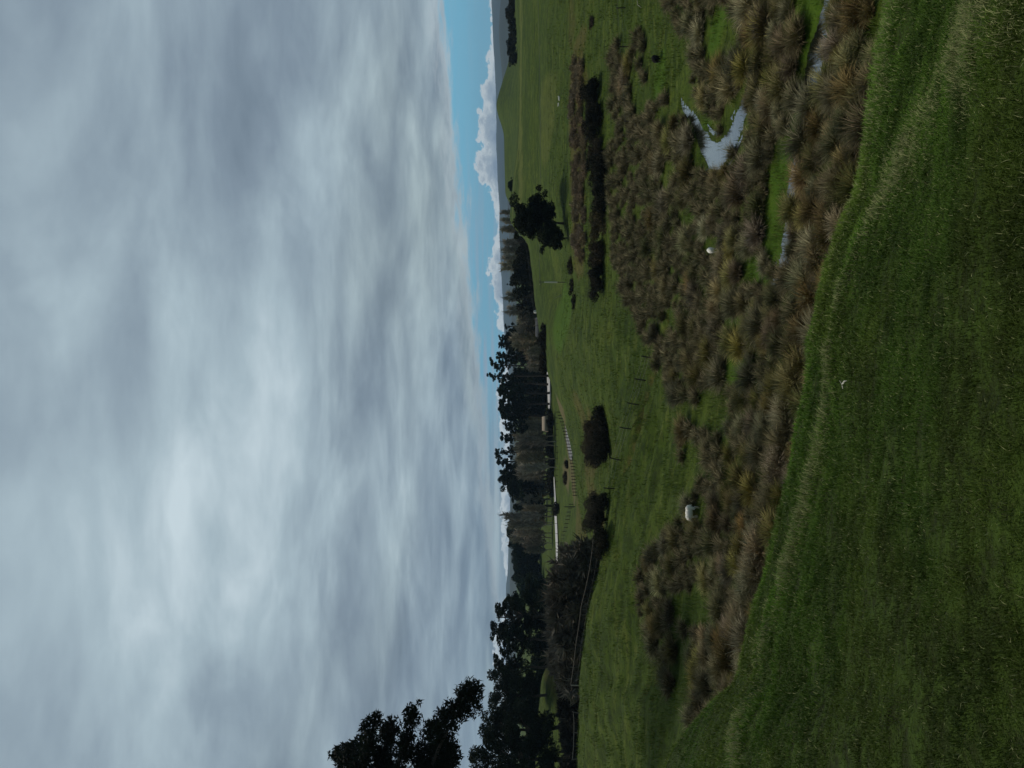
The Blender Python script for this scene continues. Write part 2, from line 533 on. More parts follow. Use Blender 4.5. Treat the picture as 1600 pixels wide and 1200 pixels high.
def pigment_mat(name, rough=0.8, trans=0.0, vary=0.0, noise=0.0, nscale=3.0, spec=0.25, dye=None):
    """colour from the mesh's own pigment attribute, with a slight change from object to object"""
    m, N, b = new_mat(name)
    at = N.node('ShaderNodeAttribute'); at.attribute_name = 'col'
    col = at.outputs['Color']
    if dye: col = N.mix(1.0, col, dye, 'MULTIPLY')
    if noise:
        g = N.node('ShaderNodeNewGeometry')
        n = N.noise(g.outputs['Position'], nscale, 4, 0.6)
        f = N.rng(n, 0.3, 0.7, 1 - noise, 1 + noise, False)
        col = N.mix(1.0, col, N.comb(f, f, f), 'MULTIPLY')
    if vary:
        oi = N.node('ShaderNodeObjectInfo')
        hs = N.node('ShaderNodeHueSaturation')
        hs.inputs['Hue'].default_value = 0.5
        N.put(hs.inputs['Hue'], N.rng(oi.outputs['Random'], 0, 1, 0.5 - 0.008 * vary, 0.5 + 0.04 * vary, False))
        r2 = N.m('FRACT', N.m('MULTIPLY', oi.outputs['Random'], 17.31))
        N.put(hs.inputs['Value'], N.rng(r2, 0, 1, 1 - 0.28 * vary, 1 + 0.28 * vary, False))
        r3 = N.m('FRACT', N.m('MULTIPLY', oi.outputs['Random'], 91.7))
        N.put(hs.inputs['Saturation'], N.rng(r3, 0, 1, 1 - 0.25 * vary, 1 + 0.2 * vary, False))
        N.put(hs.inputs['Color'], col)
        col = hs.outputs[0]
    N.put(b.inputs['Base Color'], col)
    b.inputs['Roughness'].default_value = rough
    b.inputs['Specular IOR Level'].default_value = spec
    if trans:
        tr = N.node('ShaderNodeBsdfTranslucent')
        N.put(tr.inputs[0], col)
        mx = N.node('ShaderNodeMixShader')
        mx.inputs[0].default_value = trans
        N.t.links.new(b.outputs[0], mx.inputs[1]); N.t.links.new(tr.outputs[0], mx.inputs[2])
        N.t.links.new(mx.outputs[0], N.t.nodes['Material Output'].inputs[0])
    return m


M_GRASS = pigment_mat('grass_blades', 0.75, 0.22, spec=0.15, dye=(0.66, 0.76, 0.47))
M_TUSS = pigment_mat('tussock_blades', 0.85, 0.06, vary=1.35, spec=0.12, dye=(0.86, 0.77, 0.64))
M_LEAF = pigment_mat('evergreen_leaves', 0.8, 0.08, vary=0.6, spec=0.1, dye=(0.66, 0.64, 0.6))
M_TWIG = pigment_mat('bare_twigs', 0.9, 0.0, vary=0.8, spec=0.1, dye=(0.92, 0.90, 0.88))
M_BARK = pigment_mat('bark', 0.95, 0.0, noise=0.35, nscale=2.0, spec=0.1)
M_WOOD = pigment_mat('weathered_wood', 0.9, 0.0, noise=0.35, nscale=6.0, spec=0.15)
M_WOOL = pigment_mat('wool', 0.95, 0.0, noise=0.12, nscale=14.0, spec=0.1)
M_PAINT = pigment_mat('old_paint', 0.95, 0.0, noise=0.1, nscale=5.0, spec=0.05)


def ground_material():
    m, N, b = new_mat('pasture')
    g = N.node('ShaderNodeNewGeometry')
    P = g.outputs['Position']
    at = N.node('ShaderNodeAttribute'); at.attribute_name = 'col'
    sep = N.node('ShaderNodeSeparateColor')
    N.t.links.new(at.outputs['Color'], sep.inputs[0])
    straw, brown, lush = sep.outputs
    at2 = N.node('ShaderNodeAttribute'); at2.attribute_name = 'cover'
    sep2 = N.node('ShaderNodeSeparateColor')
    N.t.links.new(at2.outputs['Color'], sep2.inputs[0])
    near, dirt, wet = sep2.outputs
    n1 = N.noise(P, 0.055, 5, 0.6)
    n2 = N.noise(P, 0.6, 5, 0.65)
    n3 = N.noise(P, 5.0, 4, 0.7)
    mp = N.node('ShaderNodeMapping')
    N.t.links.new(P, mp.inputs['Vector'])
    mp.inputs['Rotation'].default_value = (0, 0, math.radians(-16))
    mp.inputs['Scale'].default_value = (0.16, 1.0, 1.0)
    n4 = N.noise(mp.outputs[0], 0.85, 6, 0.62, 0.9)
    col = N.ramp(n1, [(0.30, (0.050, 0.074, 0.013)), (0.5, (0.074, 0.100, 0.018)), (0.70, (0.102, 0.120, 0.026))])
    col = N.mix(N.rng(n2, 0.36, 0.66), N.mix(1.0, col, (0.72, 0.76, 0.72), 'MULTIPLY'), col)
    col = N.mix(N.m('MULTIPLY', N.rng(n4, 0.53, 0.66), 0.6), col, (0.150, 0.150, 0.058))
    col = N.mix(N.m('MULTIPLY', N.rng(n4, 0.47, 0.36), 0.7), col, (0.020, 0.032, 0.008))
    n5 = N.noise(P, 2.1, 6, 0.72)
    col = N.mix(N.m('MULTIPLY', N.rng(n5, 0.50, 0.38), 0.65), col, (0.018, 0.026, 0.007))
    col = N.mix(N.m('MULTIPLY', N.rng(n3, 0.5, 0.75), 0.35), col, (0.125, 0.135, 0.05))
    n6 = N.noise(P, 0.33, 6, 0.72)
    col = N.mix(N.m('MULTIPLY', N.rng(n6, 0.50, 0.38), 0.55), col, (0.026, 0.036, 0.010))
    col = N.mix(N.m('MULTIPLY', N.rng(n6, 0.55, 0.68), 0.45), col, (0.14, 0.135, 0.055))
    col = N.mix(N.m('MULTIPLY', lush, 0.85), col, N.mix(n2, (0.055, 0.110, 0.016), (0.095, 0.150, 0.024)))
    col = N.mix(N.m('MULTIPLY', straw, N.rng(n2, 0.3, 0.6, 0.45, 1.0)), col, (0.19, 0.17, 0.085))
    br = N.ramp(n2, [(0.3, (0.060, 0.045, 0.024)), (0.55, (0.115, 0.088, 0.045)), (0.75, (0.165, 0.125, 0.068))])
    col = N.mix(N.m('MULTIPLY', brown, N.rng(n3, 0.3, 0.6, 0.6, 1.0)), col, br)
    col = N.mix(N.m('MULTIPLY', dirt, 0.9), col, N.ramp(n3, [(0.3, (0.11, 0.075, 0.065)), (0.7, (0.20, 0.145, 0.15))]))
    # under the short turf of the near bank: green thatch, some bare earth
    soil = N.mix(N.rng(n3, 0.35, 0.62), (0.022, 0.026, 0.008), (0.045, 0.066, 0.014))
    col = N.mix(near, col, soil)
    col = N.mix(N.m('MULTIPLY', wet, 0.8), col, (0.035, 0.040, 0.018))
    col = N.mix(1.0, col, (0.78, 0.93, 0.44), 'MULTIPLY')
    N.put(b.inputs['Base Color'], col)
    b.inputs['Roughness'].default_value = 0.95
    b.inputs['Specular IOR Level'].default_value = 0.12
    bp = N.node('ShaderNodeBump')
    bp.inputs['Strength'].default_value = 0.9
    bp.inputs['Distance'].default_value = 0.22
    hh = N.m('ADD', N.m('MULTIPLY', n2, 1.0), N.m('MULTIPLY', n3, 0.55))
    N.put(bp.inputs['Height'], hh)
    N.t.links.new(bp.outputs[0], b.inputs['Normal'])
    return m


def water_material():
    m, N, b = new_mat('stream_water')
    g = N.node('ShaderNodeNewGeometry')
    n = N.noise(g.outputs['Position'], 2.2, 4, 0.6)
    b.inputs['Base Color'].default_value = (0.012, 0.016, 0.012, 1)
    b.inputs['Roughness'].default_value = 0.06
    b.inputs['Specular IOR Level'].default_value = 1.0
    b.inputs['IOR'].default_value = 3.2
    bp = N.node('ShaderNodeBump')
    bp.inputs['Strength'].default_value = 0.12
    bp.inputs['Distance'].default_value = 0.05
    N.put(bp.inputs['Height'], n)
    N.t.links.new(bp.outputs[0], b.inputs['Normal'])
    return m


def roof_material(name, col, s=8.0):
    m, N, b = new_mat(name)
    g = N.node('ShaderNodeNewGeometry')
    n = N.noise(g.outputs['Position'], s, 5, 0.65)
    N.put(b.inputs['Base Color'], N.mix(N.rng(n, 0.35, 0.65), tuple(c * 0.7 for c in col), col))
    b.inputs['Roughness'].default_value = 0.85
    return m


# ------------------------------------------------------------------ ground sheet
def build_ground():
    sub = [6, 60, 16, 6, 30, 70, 80, 60, 24, 28, 36, 20, 18, 16, 16, 14, 10, 8]
    cols = []
    uu = np.arange(-500, 1701, 5.0)
    rows = []
    for k in range(K - 1):
        n = sub[k]
        t = (np.arange(n) / n)[None, :]
        rows.append(np.exp(np.log(Dk[:, k:k + 1]) * (1 - t) + np.log(Dk[:, k + 1:k + 2]) * t))
    rows.append(Dk[:, -1:])
    D = np.concatenate(rows, 1)                       # columns x rows
    S = ((uu - 600) / 1200)[:, None]
    X = S * D; Y = D.copy()
    Z = h(X, Y)
    nc, nr = D.shape
    # land behind and beside the viewer: the same bank carried round
    extra = []
    for side in (-1, 1):
        ec = 0 if side < 0 else nc - 1
        s_e = S[ec, 0]; th_e = abs(math.atan(s_e)); rr = D[ec] * math.sqrt(1 + s_e * s_e)
        ring = []
        for q in range(1, 13):
            th = th_e + (math.pi - th_e) * q / 12
            w = smoothstep(0, 1, np.array(q / 12.0))
            back = -1.9 + 0 * rr + 0.02 * np.minimum(rr, 60)
            z = Z[ec] * (1 - w) + back * w
            ring.append(np.stack([side * np.sin(th) * rr, np.cos(th) * rr, z], 1))
        extra.append(ring)
    P = np.stack([X, Y, Z], 2)
    allc = [c for c in extra[0][::-1]] + [P[i] for i in range(nc)] + [c for c in extra[1]]
    G = np.stack(allc, 0)
    nC = len(G)
    V = G.reshape(-1, 3)
    idx = np.arange(nC * nr).reshape(nC, nr)
    F = np.stack([idx[:-1, :-1], idx[1:, :-1], idx[1:, 1:], idx[:-1, 1:]], 2).reshape(-1, 4)
    x, y = V[:, 0], V[:, 1]
    yy = np.maximum(y, 0.4)
    d = np.hypot(x, y) * 0.95
    De = edge_d(x, y)
    front = y > 0.3
    near = np.where(front, smoothstep(De + 2.0, De + 0.5, yy), 1.0)
    # land cover patches at their places on the ground
    straw = np.zeros(len(V)); brown = np.zeros(len(V)); lush = np.zeros(len(V)); dirt = np.zeros(len(V)); wet = np.zeros(len(V))

    def patch(arr, u, v, ru, rd, a=1.0):
        gx, gy, gz = ground_at(u, v, dmin=22)
        rx = ru / 1200 * gy
        q = np.sqrt(((x - gx - 0 * y) / rx) ** 2 + ((y - gy) / rd) ** 2) + 0.9 * (fbm(x * 1.6 / rx, y * 1.6 / rd, 3, 41) - 0.5)
        np.maximum(arr, a * smoothstep(1.1, 0.75, q), out=arr)
    for u in range(800, 1130, 35): patch(brown, u, 902 + 3 * math.sin(u), 34, 9)
    for u in (1150, 1190): patch(brown, u, 893, 26, 4, 0.6)
    patch(brown, 500, 925, 60, 12); patch(brown, 560, 905, 30, 8, 0.8); patch(brown, 400, 930, 60, 12)
    patch(brown, 330, 915, 60, 14); patch(brown, 360, 905, 60, 20, 0.9)
    for u in range(430, 545, 20): patch(dirt, u, 897 - (u - 430) * 0.13, 22, 6)
    patch(dirt, 460, 884, 24, 18); patch(dirt, 560, 876, 22, 10)
    for u in range(130, 330, 40): patch(brown, u, 880, 40, 30, 0.7)
    patch(straw, 1010, 812, 200, 3, 0.5)
    for u in range(900, 1200, 40): patch(straw, u, 813, 30, 5, 0.55)
    patch(straw, 1020, 855, 70, 18, 0.35)
    for p_, w_, e_ in DITCH:
        for q in range(0, len(p_), 2):
            dd = np.hypot(x - p_[q, 0], y - p_[q, 1])
            np.maximum(brown, 0.9 * smoothstep(0.9, 0.4, dd), out=brown)
    for (u, v, ru, rd) in [(1080, 1030, 40, 5), (930, 1232, 60, 3.5), (850, 1218, 60, 3), (1150, 1255, 60, 3), (1000, 1252, 60, 2),
                           (780, 1190, 40, 3), (700, 1150, 30, 3), (1150, 1120, 30, 2.5), (620, 1150, 30, 4),
                           (700, 880, 60, 14), (760, 1050, 30, 3), (1010, 1105, 14, 1.5), (870, 1085, 20, 2)]:
        patch(lush, u, v, ru, rd, 0.85)
    for p, w in SRS:
        for q in range(0, len(p), 2):
            m = (np.abs(x - p[q, 0]) < 4) & (np.abs(y - p[q, 1]) < 4)
            dd = np.hypot(x[m] - p[q, 0], y[m] - p[q, 1])
            wet[m] = np.maximum(wet[m], smoothstep(w[q] * 1.5, w[q] * 0.9, dd))
    me = mesh_np('ground', V, [F], np.stack([straw, brown, lush], 1), ground_material(), True)
    ca = me.color_attributes.new('cover', 'FLOAT_COLOR', 'POINT')
    c4 = np.ones((len(V), 4), np.float32); c4[:, 0] = near; c4[:, 1] = dirt; c4[:, 2] = wet
    ca.data.foreach_set('color', c4.ravel())
    tag(link('ground', me), kind='structure')


build_ground()


def build_mountains():
    m, N, b = new_mat('forested_hills')
    g = N.node('ShaderNodeNewGeometry')
    n = N.noise(g.outputs['Position'], 0.004, 6, 0.6)
    N.put(b.inputs['Base Color'], N.ramp(n, [(0.35, (0.010, 0.017, 0.012)), (0.65, (0.024, 0.034, 0.018))]))
    b.inputs['Roughness'].default_value = 1.0
    for nm, D0, D1, crest, seed in (
            ('mountain_range', 6200, 9200, {-300: 800, 60: 795, 180: 795, 240: 791, 275: 790, 310: 793, 420: 797, 560: 797, 680: 789, 800: 784, 900: 778, 1000: 775, 1100: 771, 1200: 767, 1500: 760}, 3),
            ('foothills', 3000, 4600, {-300: 799, 200: 797, 300: 796, 600: 800, 800: 797, 900: 793, 1000: 790, 1100: 784, 1150: 781, 1200: 783, 1500: 780}, 9)):
        uu = np.linspace(-400, 1600, 260)
        cu = sorted(crest)
        cz = pchip(cu, [crest[c] for c in cu], uu)
        T = np.linspace(0, 1, 26)
        D = D0 + (D1 - D0) * T
        S = (uu - 600) / 1200
        X = S[:, None] * D[None, :]; Y = np.broadcast_to(D[None, :], X.shape)
        pk = np.interp(T, [0, 0.5, 1], [0, 1, 0.1]); pk = pk * pk * (3 - 2 * pk)
        Dc = D0 + (D1 - D0) * 0.5
        zc = (800 - cz) / 1200 * Dc
        Z = -30 + (zc[:, None] + 30) * pk[None, :]
        Z = Z + (fbm(X * 0.0016, Y * 0.0016, 5, seed) - 0.5) * 60 * pk[None, :] * np.clip((zc[:, None] + 30) / 120, 0.1, 1)
        V = np.stack([X, Y, Z], 2).reshape(-1, 3)
        idx = np.arange(X.size).reshape(X.shape)
        F = np.stack([idx[:-1, :-1], idx[1:, :-1], idx[1:, 1:], idx[:-1, 1:]], 2).reshape(-1, 4)
        tag(link(nm, mesh_np(nm, V, [F], None, m, True)), kind='structure')


build_mountains()

# ------------------------------------------------------------------ water
M_WATER = water_material()


def water_ribbon(p, w, name='stream'):
    T = unit(np.gradient(p[:, :2], axis=0))
    Nn = np.stack([-T[:, 1], T[:, 0]], 1)
    W = w * 1.7 + 0.2
    V = []
    for k in (-1, -0.5, 0, 0.5, 1):
        V.append(np.concatenate([p[:, :2] + Nn * (W * k)[:, None], p[:, 2:3]], 1))
    V = np.stack(V, 1)
    n = len(p)
    idx = np.arange(n * 5).reshape(n, 5)
    F = np.stack([idx[:-1, :-1], idx[:-1, 1:], idx[1:, 1:], idx[1:, :-1]], 2).reshape(-1, 4)
    tag(link(name, mesh_np(name, V.reshape(-1, 3), [F], None, M_WATER, True)), kind='structure')


water_ribbon(*SRS[0], name='stream')
water_ribbon(*SRS[1], name='marsh_water')


def pond(name, pts, dz=0.12):
    """a level sheet of water, outline given on the ground"""
    P = np.array(pts, float)
    n = len(P)
    t = np.linspace(0, n, 60, endpoint=False)
    Q = np.stack([np.interp(t, np.arange(n + 1), np.append(P[:, k], P[0, k])) for k in (0, 1)], 1)
    lev = float(np.max(h(Q[:, 0], Q[:, 1]))) + dz
    c = Q.mean(0)
    V = np.concatenate([np.concatenate([Q, np.full((60, 1), lev)], 1), [[c[0], c[1], lev]]])
    F = [(k, (k + 1) % 60, 60) for k in range(60)]
    tag(link(name, mesh_np(name, V, [np.array(F)], None, M_WATER)), kind='structure')


def S_(u, d):
    return ((u - 600) / 1200 * d, d)


M_GRAVEL = roof_material('pale_gravel', (0.55, 0.55, 0.55), 1.2)
M_WATER_KEEP = M_WATER
M_WATER = M_GRAVEL
pond('gravel_road', [S_(318, 300), S_(345, 296), S_(380, 302), S_(425, 312), S_(455, 322), S_(455, 327), S_(400, 322), S_(350, 312), S_(318, 308)])
pond('gravel_road', [S_(556, 362), S_(580, 352), S_(600, 356), S_(622, 372), S_(618, 392), S_(585, 384), S_(556, 374)])
M_WATER = roof_material('grey_gravel', (0.20, 0.20, 0.205), 1.2)
pond('gravel_track', [S_(480, 226), S_(500, 222), S_(520, 228), S_(548, 240), S_(548, 256), S_(515, 250), S_(484, 236)])
M_WATER = M_WATER_KEEP

# ------------------------------------------------------------------ short turf on the bank
def blades(px, py, hgt, wid, lean, col_root, col_tip, seed, zoff=-0.01):
    n = len(px)
    g = np.random.RandomState(seed)
    pz = h(px, py) + zoff
    an = g.rand(n) * 2 * np.pi
    dirv = np.stack([np.cos(an), np.sin(an)], 1)
    side = np.stack([-dirv[:, 1], dirv[:, 0]], 1)
    l1 = lean * 0.35; l2 = lean
    B = np.stack([px, py, pz], 1)
    def pt(fr, ln, w):
        c = B.copy()
        c[:, :2] += dirv * (hgt * ln)[:, None]
        c[:, 2] += hgt * fr
        a = c.copy(); b = c.copy()
        a[:, :2] += side * (wid * w)[:, None]; b[:, :2] -= side * (wid * w)[:, None]
        return a, b
    a0, b0 = pt(0, 0 * l1, 0.5)
    a1, b1 = pt(0.6 * np.sqrt(np.maximum(0.1, 1 - l1 ** 2)), l1, 0.4)
    tip, _ = pt(0.6 * np.sqrt(np.maximum(0.1, 1 - l1 ** 2)) + 0.4 * np.sqrt(np.maximum(0.02, 1 - np.minimum(l2, 0.95) ** 2)), l2, 0.0)
    V = np.stack([a0, b0, b1, a1, tip], 1).reshape(-1, 3)
    o = np.arange(n) * 5
    q = np.stack([o, o + 1, o + 2, o + 3], 1); t = np.stack([o + 3, o + 2, o + 4], 1)
    Cc = np.stack([col_root, col_root, col_tip, col_tip, col_tip], 1).reshape(-1, 3)
    return V, q, t, Cc


def build_turf():
    g = np.random.RandomState(3)
    N0 = 520000
    # more plants are drawn where they are near enough to tell apart
    s = g.rand(N0) * 1.36 - 0.68
    De = np.interp(600 + 1200 * s, uf, DEDGE)
    lo = 2.9
    t = g.rand(N0)
    y = np.exp(np.log(lo) + (np.log(De + 0.9) - np.log(lo)) * t ** 0.85)
    x = s * y
    td = track_dist(x, y)
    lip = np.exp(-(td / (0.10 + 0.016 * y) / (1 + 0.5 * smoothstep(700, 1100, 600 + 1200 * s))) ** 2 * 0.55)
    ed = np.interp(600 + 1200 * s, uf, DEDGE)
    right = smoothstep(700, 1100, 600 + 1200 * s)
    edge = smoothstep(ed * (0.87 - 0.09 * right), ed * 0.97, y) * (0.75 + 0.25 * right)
    # bare places and hollows
    bare = fbm(x * 2.2, y * 2.2, 3, 21)
    clump = fbm(x * 6.0, y * 6.0, 2, 22)
    hole = smoothstep(0.20, 0.10, vnoise(x * 2.6, y * 2.6, 51)) * smoothstep(0.45, 0.6, fbm(x * 0.5, y * 0.5, 2, 52))
    keep = (g.rand(N0) > 0.85 * hole) & (g.rand(N0) < np.clip(0.42 + 2.2 * (bare - 0.36), 0.22, 1))
    x, y, lip, edge, bare, clump, right = [a[keep] for a in (x, y, lip, edge, bare, clump, right)]
    n = len(x)
    dry = np.clip(lip * 0.8 + edge * 0.55, 0, 1) * smoothstep(0.28, 0.6, fbm(x * 1.1, y * 1.1, 3, 24))
    big = fbm(x * 0.35, y * 0.35, 3, 25)
    hgt = (0.024 + 0.034 * g.rand(n)) * (0.35 + 1.3 * clump) * (1 + 1.1 * dry)
    hgt *= np.clip(y / 8.0, 0.8, 1.4) * (1 + 0.6 * edge * smoothstep(0.52, 0.66, fbm(x * 1.4, y * 1.4, 3, 28)))
    wid = (0.0035 + 0.0035 * g.rand(n)) * np.clip(y / 5.0, 0.9, 2.4) * (1 - 0.35 * dry)
    lean = np.clip(g.rand(n) * 0.9 + 0.15, 0, 0.98)
    gr1 = np.array([0.046, 0.088, 0.014]); gr2 = np.array([0.100, 0.158, 0.030]); ol = np.array([0.105, 0.124, 0.030])
    st = np.array([0.46, 0.42, 0.30])
    k = g.rand(n)[:, None]
    c = gr1 * (1 - k) + gr2 * k
    kk = smoothstep(0.42, 0.62, big)[:, None] * 0.6
    c = c * (1 - kk) + ol * kk
    c = c * (0.62 + 0.76 * smoothstep(0.25, 0.75, fbm(x * 1.7, y * 1.7, 4, 27, 0.6)))[:, None]
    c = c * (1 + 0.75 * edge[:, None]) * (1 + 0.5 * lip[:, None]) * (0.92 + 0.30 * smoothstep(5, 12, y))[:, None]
    sel = (g.rand(n) < 0.03 + 0.66 * lip * smoothstep(0.27, 0.58, fbm(x * 1.1, y * 1.1, 3, 24)) + (0.12 + 0.2 * right) * edge)[:, None]
    stc = st * (0.6 + 0.6 * g.rand(n)[:, None])
    c = np.where(sel, stc, c)
    # a scatter of darker broad weeds
    root = np.where(sel, c * 0.9, c * np.array([0.9, 0.95, 0.9]))
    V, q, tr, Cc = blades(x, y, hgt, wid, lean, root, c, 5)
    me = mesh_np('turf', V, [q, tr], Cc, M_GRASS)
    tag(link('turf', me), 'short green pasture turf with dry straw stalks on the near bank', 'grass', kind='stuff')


build_turf()


def build_rough_grass():
    """longer uneven grass of the wet valley floor and the slopes, too much to count"""
    g = np.random.RandomState(13)
    N0 = 330000
    s = g.rand(N0) * 1.2 - 0.6
    y = np.exp(np.log(28) + (np.log(190) - np.log(28)) * g.rand(N0) ** 0.9)
    x = s * y
    cl = fbm(x * 0.55, y * 0.9, 3, 33)
    keep = g.rand(N0) < np.clip(0.10 + 2.4 * (cl - 0.32), 0.02, 1)
    De = edge_d(x, y)
    keep &= y > De + 5
    for p, w in SRS[:2]:
        ii = np.where(keep & (y < 90))[0]
        for a in range(0, len(ii), 20000):
            jj = ii[a:a + 20000]
            q = np.sqrt((x[jj, None] - p[None, :, 0]) ** 2 + (y[jj, None] - p[None, :, 1]) ** 2) / w[None, :]
            keep[jj[(q.min(1) < 1.05) & (g.rand(len(jj)) < 0.86)]] = False
    x, y, cl = x[keep], y[keep], cl[keep]
    n = len(x)
    steep = smoothstep(100, 150, y)
    hgt = (0.10 + 0.24 * g.rand(n)) * (0.25 + 1.5 * smoothstep(0.35, 0.7, cl)) * (1 - 0.25 * steep)
    wid = (0.018 + 0.02 * g.rand(n)) * np.clip(y / 55, 0.8, 2.6)
    lean = np.clip(g.rand(n) * 1.0, 0, 0.97)
    k = g.rand(n)[:, None]
    c = np.array([0.044, 0.080, 0.011]) * (1 - k) + np.array([0.155, 0.200, 0.036]) * k
    dry = smoothstep(0.46, 0.70, fbm(x * 0.16, y * 0.16, 3, 36))
    sel = (g.rand(n) < 0.04 + 0.30 * dry)[:, None]
    c = np.where(sel, np.array([0.20, 0.17, 0.085]) * (0.6 + 0.7 * g.rand(n)[:, None]), c)
    V, q, tr, Cc = blades(x, y, hgt, wid, lean, c * 0.92, c, 6, -0.02)
    me = mesh_np('rough_grass', V, [q, tr], Cc, M_GRASS)
    tag(link('rough_grass', me), 'rough green pasture grass over the valley floor and slopes', 'grass', kind='stuff')


build_rough_grass()

# ------------------------------------------------------------------ tussocks
def tussock_arrays(seed, nb=420, Hh=1.25, green=0.35, tone=1.0, seg=3, wk=1.0):
    g = np.random.RandomState(seed)
    az = g.rand(nb) * 2 * np.pi
    r0 = 0.34 * np.sqrt(g.rand(nb))
    a0 = az + g.randn(nb) * 0.5
    base = np.stack([r0 * np.cos(a0), r0 * np.sin(a0), np.full(nb, -0.15)], 1)
    L = Hh * (0.55 + 0.6 * g.rand(nb) ** 1.5) * 1.15
    tilt = np.radians(2 + 50 * g.rand(nb) ** 0.8)
    # wind leans the whole clump a little
    wl = 0.14
    droop = np.radians(25 + 60 * g.rand(nb))
    out = np.stack([np.cos(az), np.sin(az), np.zeros(nb)], 1)
    P = [base]
    p = base.copy()
    for k in range(1, seg + 1):
        f = (k - 0.5) / seg
        th = tilt + droop * f ** 1.7
        step = (np.sin(th)[:, None] * out + np.cos(th)[:, None] * np.array([[0, 0, 1.]])) * (L / seg)[:, None]
        step[:, 0] += wl * f * L / seg
        p = p + step
        P.append(p.copy())
    side = np.stack([-np.sin(az), np.cos(az), g.randn(nb) * 0.4], 1)
    side = unit(side)
    wd = (0.012 + 0.013 * g.rand(nb)) * wk
    V = []; Cc = []
    gcol = np.array([0.075, 0.095, 0.030]); s1 = np.array([0.275, 0.228, 0.145]); s2 = np.array([0.150, 0.124, 0.080]); s3 = np.array([0.46, 0.40, 0.26])
    k1 = g.rand(nb)[:, None]
    straw = np.where(g.rand(nb)[:, None] < 0.11, s3, s1 * k1 + s2 * (1 - k1)) * tone
    isg = (g.rand(nb) < green)[:, None]
    tip = np.where(isg, gcol * (0.8 + 0.7 * k1) * 0.7 + straw * 0.3, straw)
    root = gcol * 0.3 + straw * 0.2
    for k in range(seg):
        w = wd * (1 - 0.25 * k)
        f = k / seg
        V += [P[k] + side * w[:, None], P[k] - side * w[:, None]]
        cc = root * (1 - min(1, f * 1.5)) + tip * min(1, f * 1.5)
        Cc += [cc, cc]
    V.append(P[seg]); Cc.append(tip)
    m = 2 * seg + 1
    V = np.stack(V, 1).reshape(-1, 3); Cc = np.stack(Cc, 1).reshape(-1, 3)
    o = np.arange(nb) * m
    Q = [np.stack([o + 2 * k, o + 2 * k + 1, o + 2 * k + 3, o + 2 * k + 2], 1) for k in range(seg - 1)]
    T = np.stack([o + 2 * seg - 2, o + 2 * seg - 1, o + 2 * seg], 1)
    return V, np.concatenate(Q), T, Cc


TPROTO = []
for q in range(9):
    green = [0.15, 0.35, 0.5, 0.2, 0.1, 0.7, 0.4, 0.05, 0.8][q]
    tone = [1.0, 0.85, 1.0, 1.15, 0.75, 0.95, 1.05, 1.35, 0.8][q]
    V, Q, T, Cc = tussock_arrays(100 + q, 1300, 1.2, green, tone)
    TPROTO.append(mesh_np('tussock', V, [Q, T], Cc, M_TUSS))


def in_poly(u, v, poly):
    c = False
    n = len(poly)
    for i in range(n):
        (x1, y1), (x2, y2) = poly[i], poly[i - 1]
        if (y1 > v) != (y2 > v) and u < (x2 - x1) * (v - y1) / (y2 - y1) + x1:
            c = not c
    return c


# the wet ground where tussocks grow, as an outline on the valley floor
WET = [(1260, 1000), (1150, 985), (1120, 955), (1050, 955), (1000, 965), (960, 950), (900, 955), (800, 958), (740, 975), (690, 1000), (640, 1025), (605, 1045),
       (560, 1062), (520, 1060), (440, 1075), (380, 1055), (310, 1000), (255, 1000), (190, 1025), (120, 1050), (60, 1085), (-20, 1110), (-60, 1170),
       (100, 1180), (300, 1215), (600, 1275), (900, 1345), (1260, 1400)]
GAPS = [(1100, 1035, 55, 26), (1145, 1122, 40, 22), (930, 1228, 70, 24), (850, 1212, 70, 20), (1010, 1100, 26, 20), (960, 1115, 36, 30), (1010, 1152, 50, 22),
        (1110, 1180, 30, 10), (780, 1180, 34, 16), (690, 1152, 26, 16), (1130, 1275, 70, 18), (1190, 1262, 40, 20), (1000, 1246, 40, 12), (620, 1150, 34, 20),
        (560, 1120, 44, 30), (455, 1150, 30, 14), (480, 1090, 30, 20), (1040, 1060, 30, 12), (1160, 1030, 40, 30), (930, 1050, 24, 12), (860, 1075, 26, 12), (399, 1100, 24, 16), (808, 1128, 14, 16), (1108, 1020, 22, 18),
        (230, 1100, 20, 30), (190, 1075, 20, 16)]
tus = []
gR = random.Random(5)


def try_tuss(u, v, size, proto=None, label=None, force=False, group='tussocks in the marsh'):
    x, y, z = ground_at(u, v, dmin=24)
    if y > 135 or y < 26: return False
    if not force:
        for (X, Y, s_, *_r) in tus:
            if (X - x) ** 2 + (Y - y) ** 2 < (0.60 * (s_ + size)) ** 2: return False
        for p, w in SRS[:2]:
            dd = np.hypot(p[:, 0] - x, p[:, 1] - y) - w - 0.35 * size
            if dd.min() < 0: return False
    tus.append((x, y, size, gR.randrange(9) if proto is None else proto, label, group))
    return True


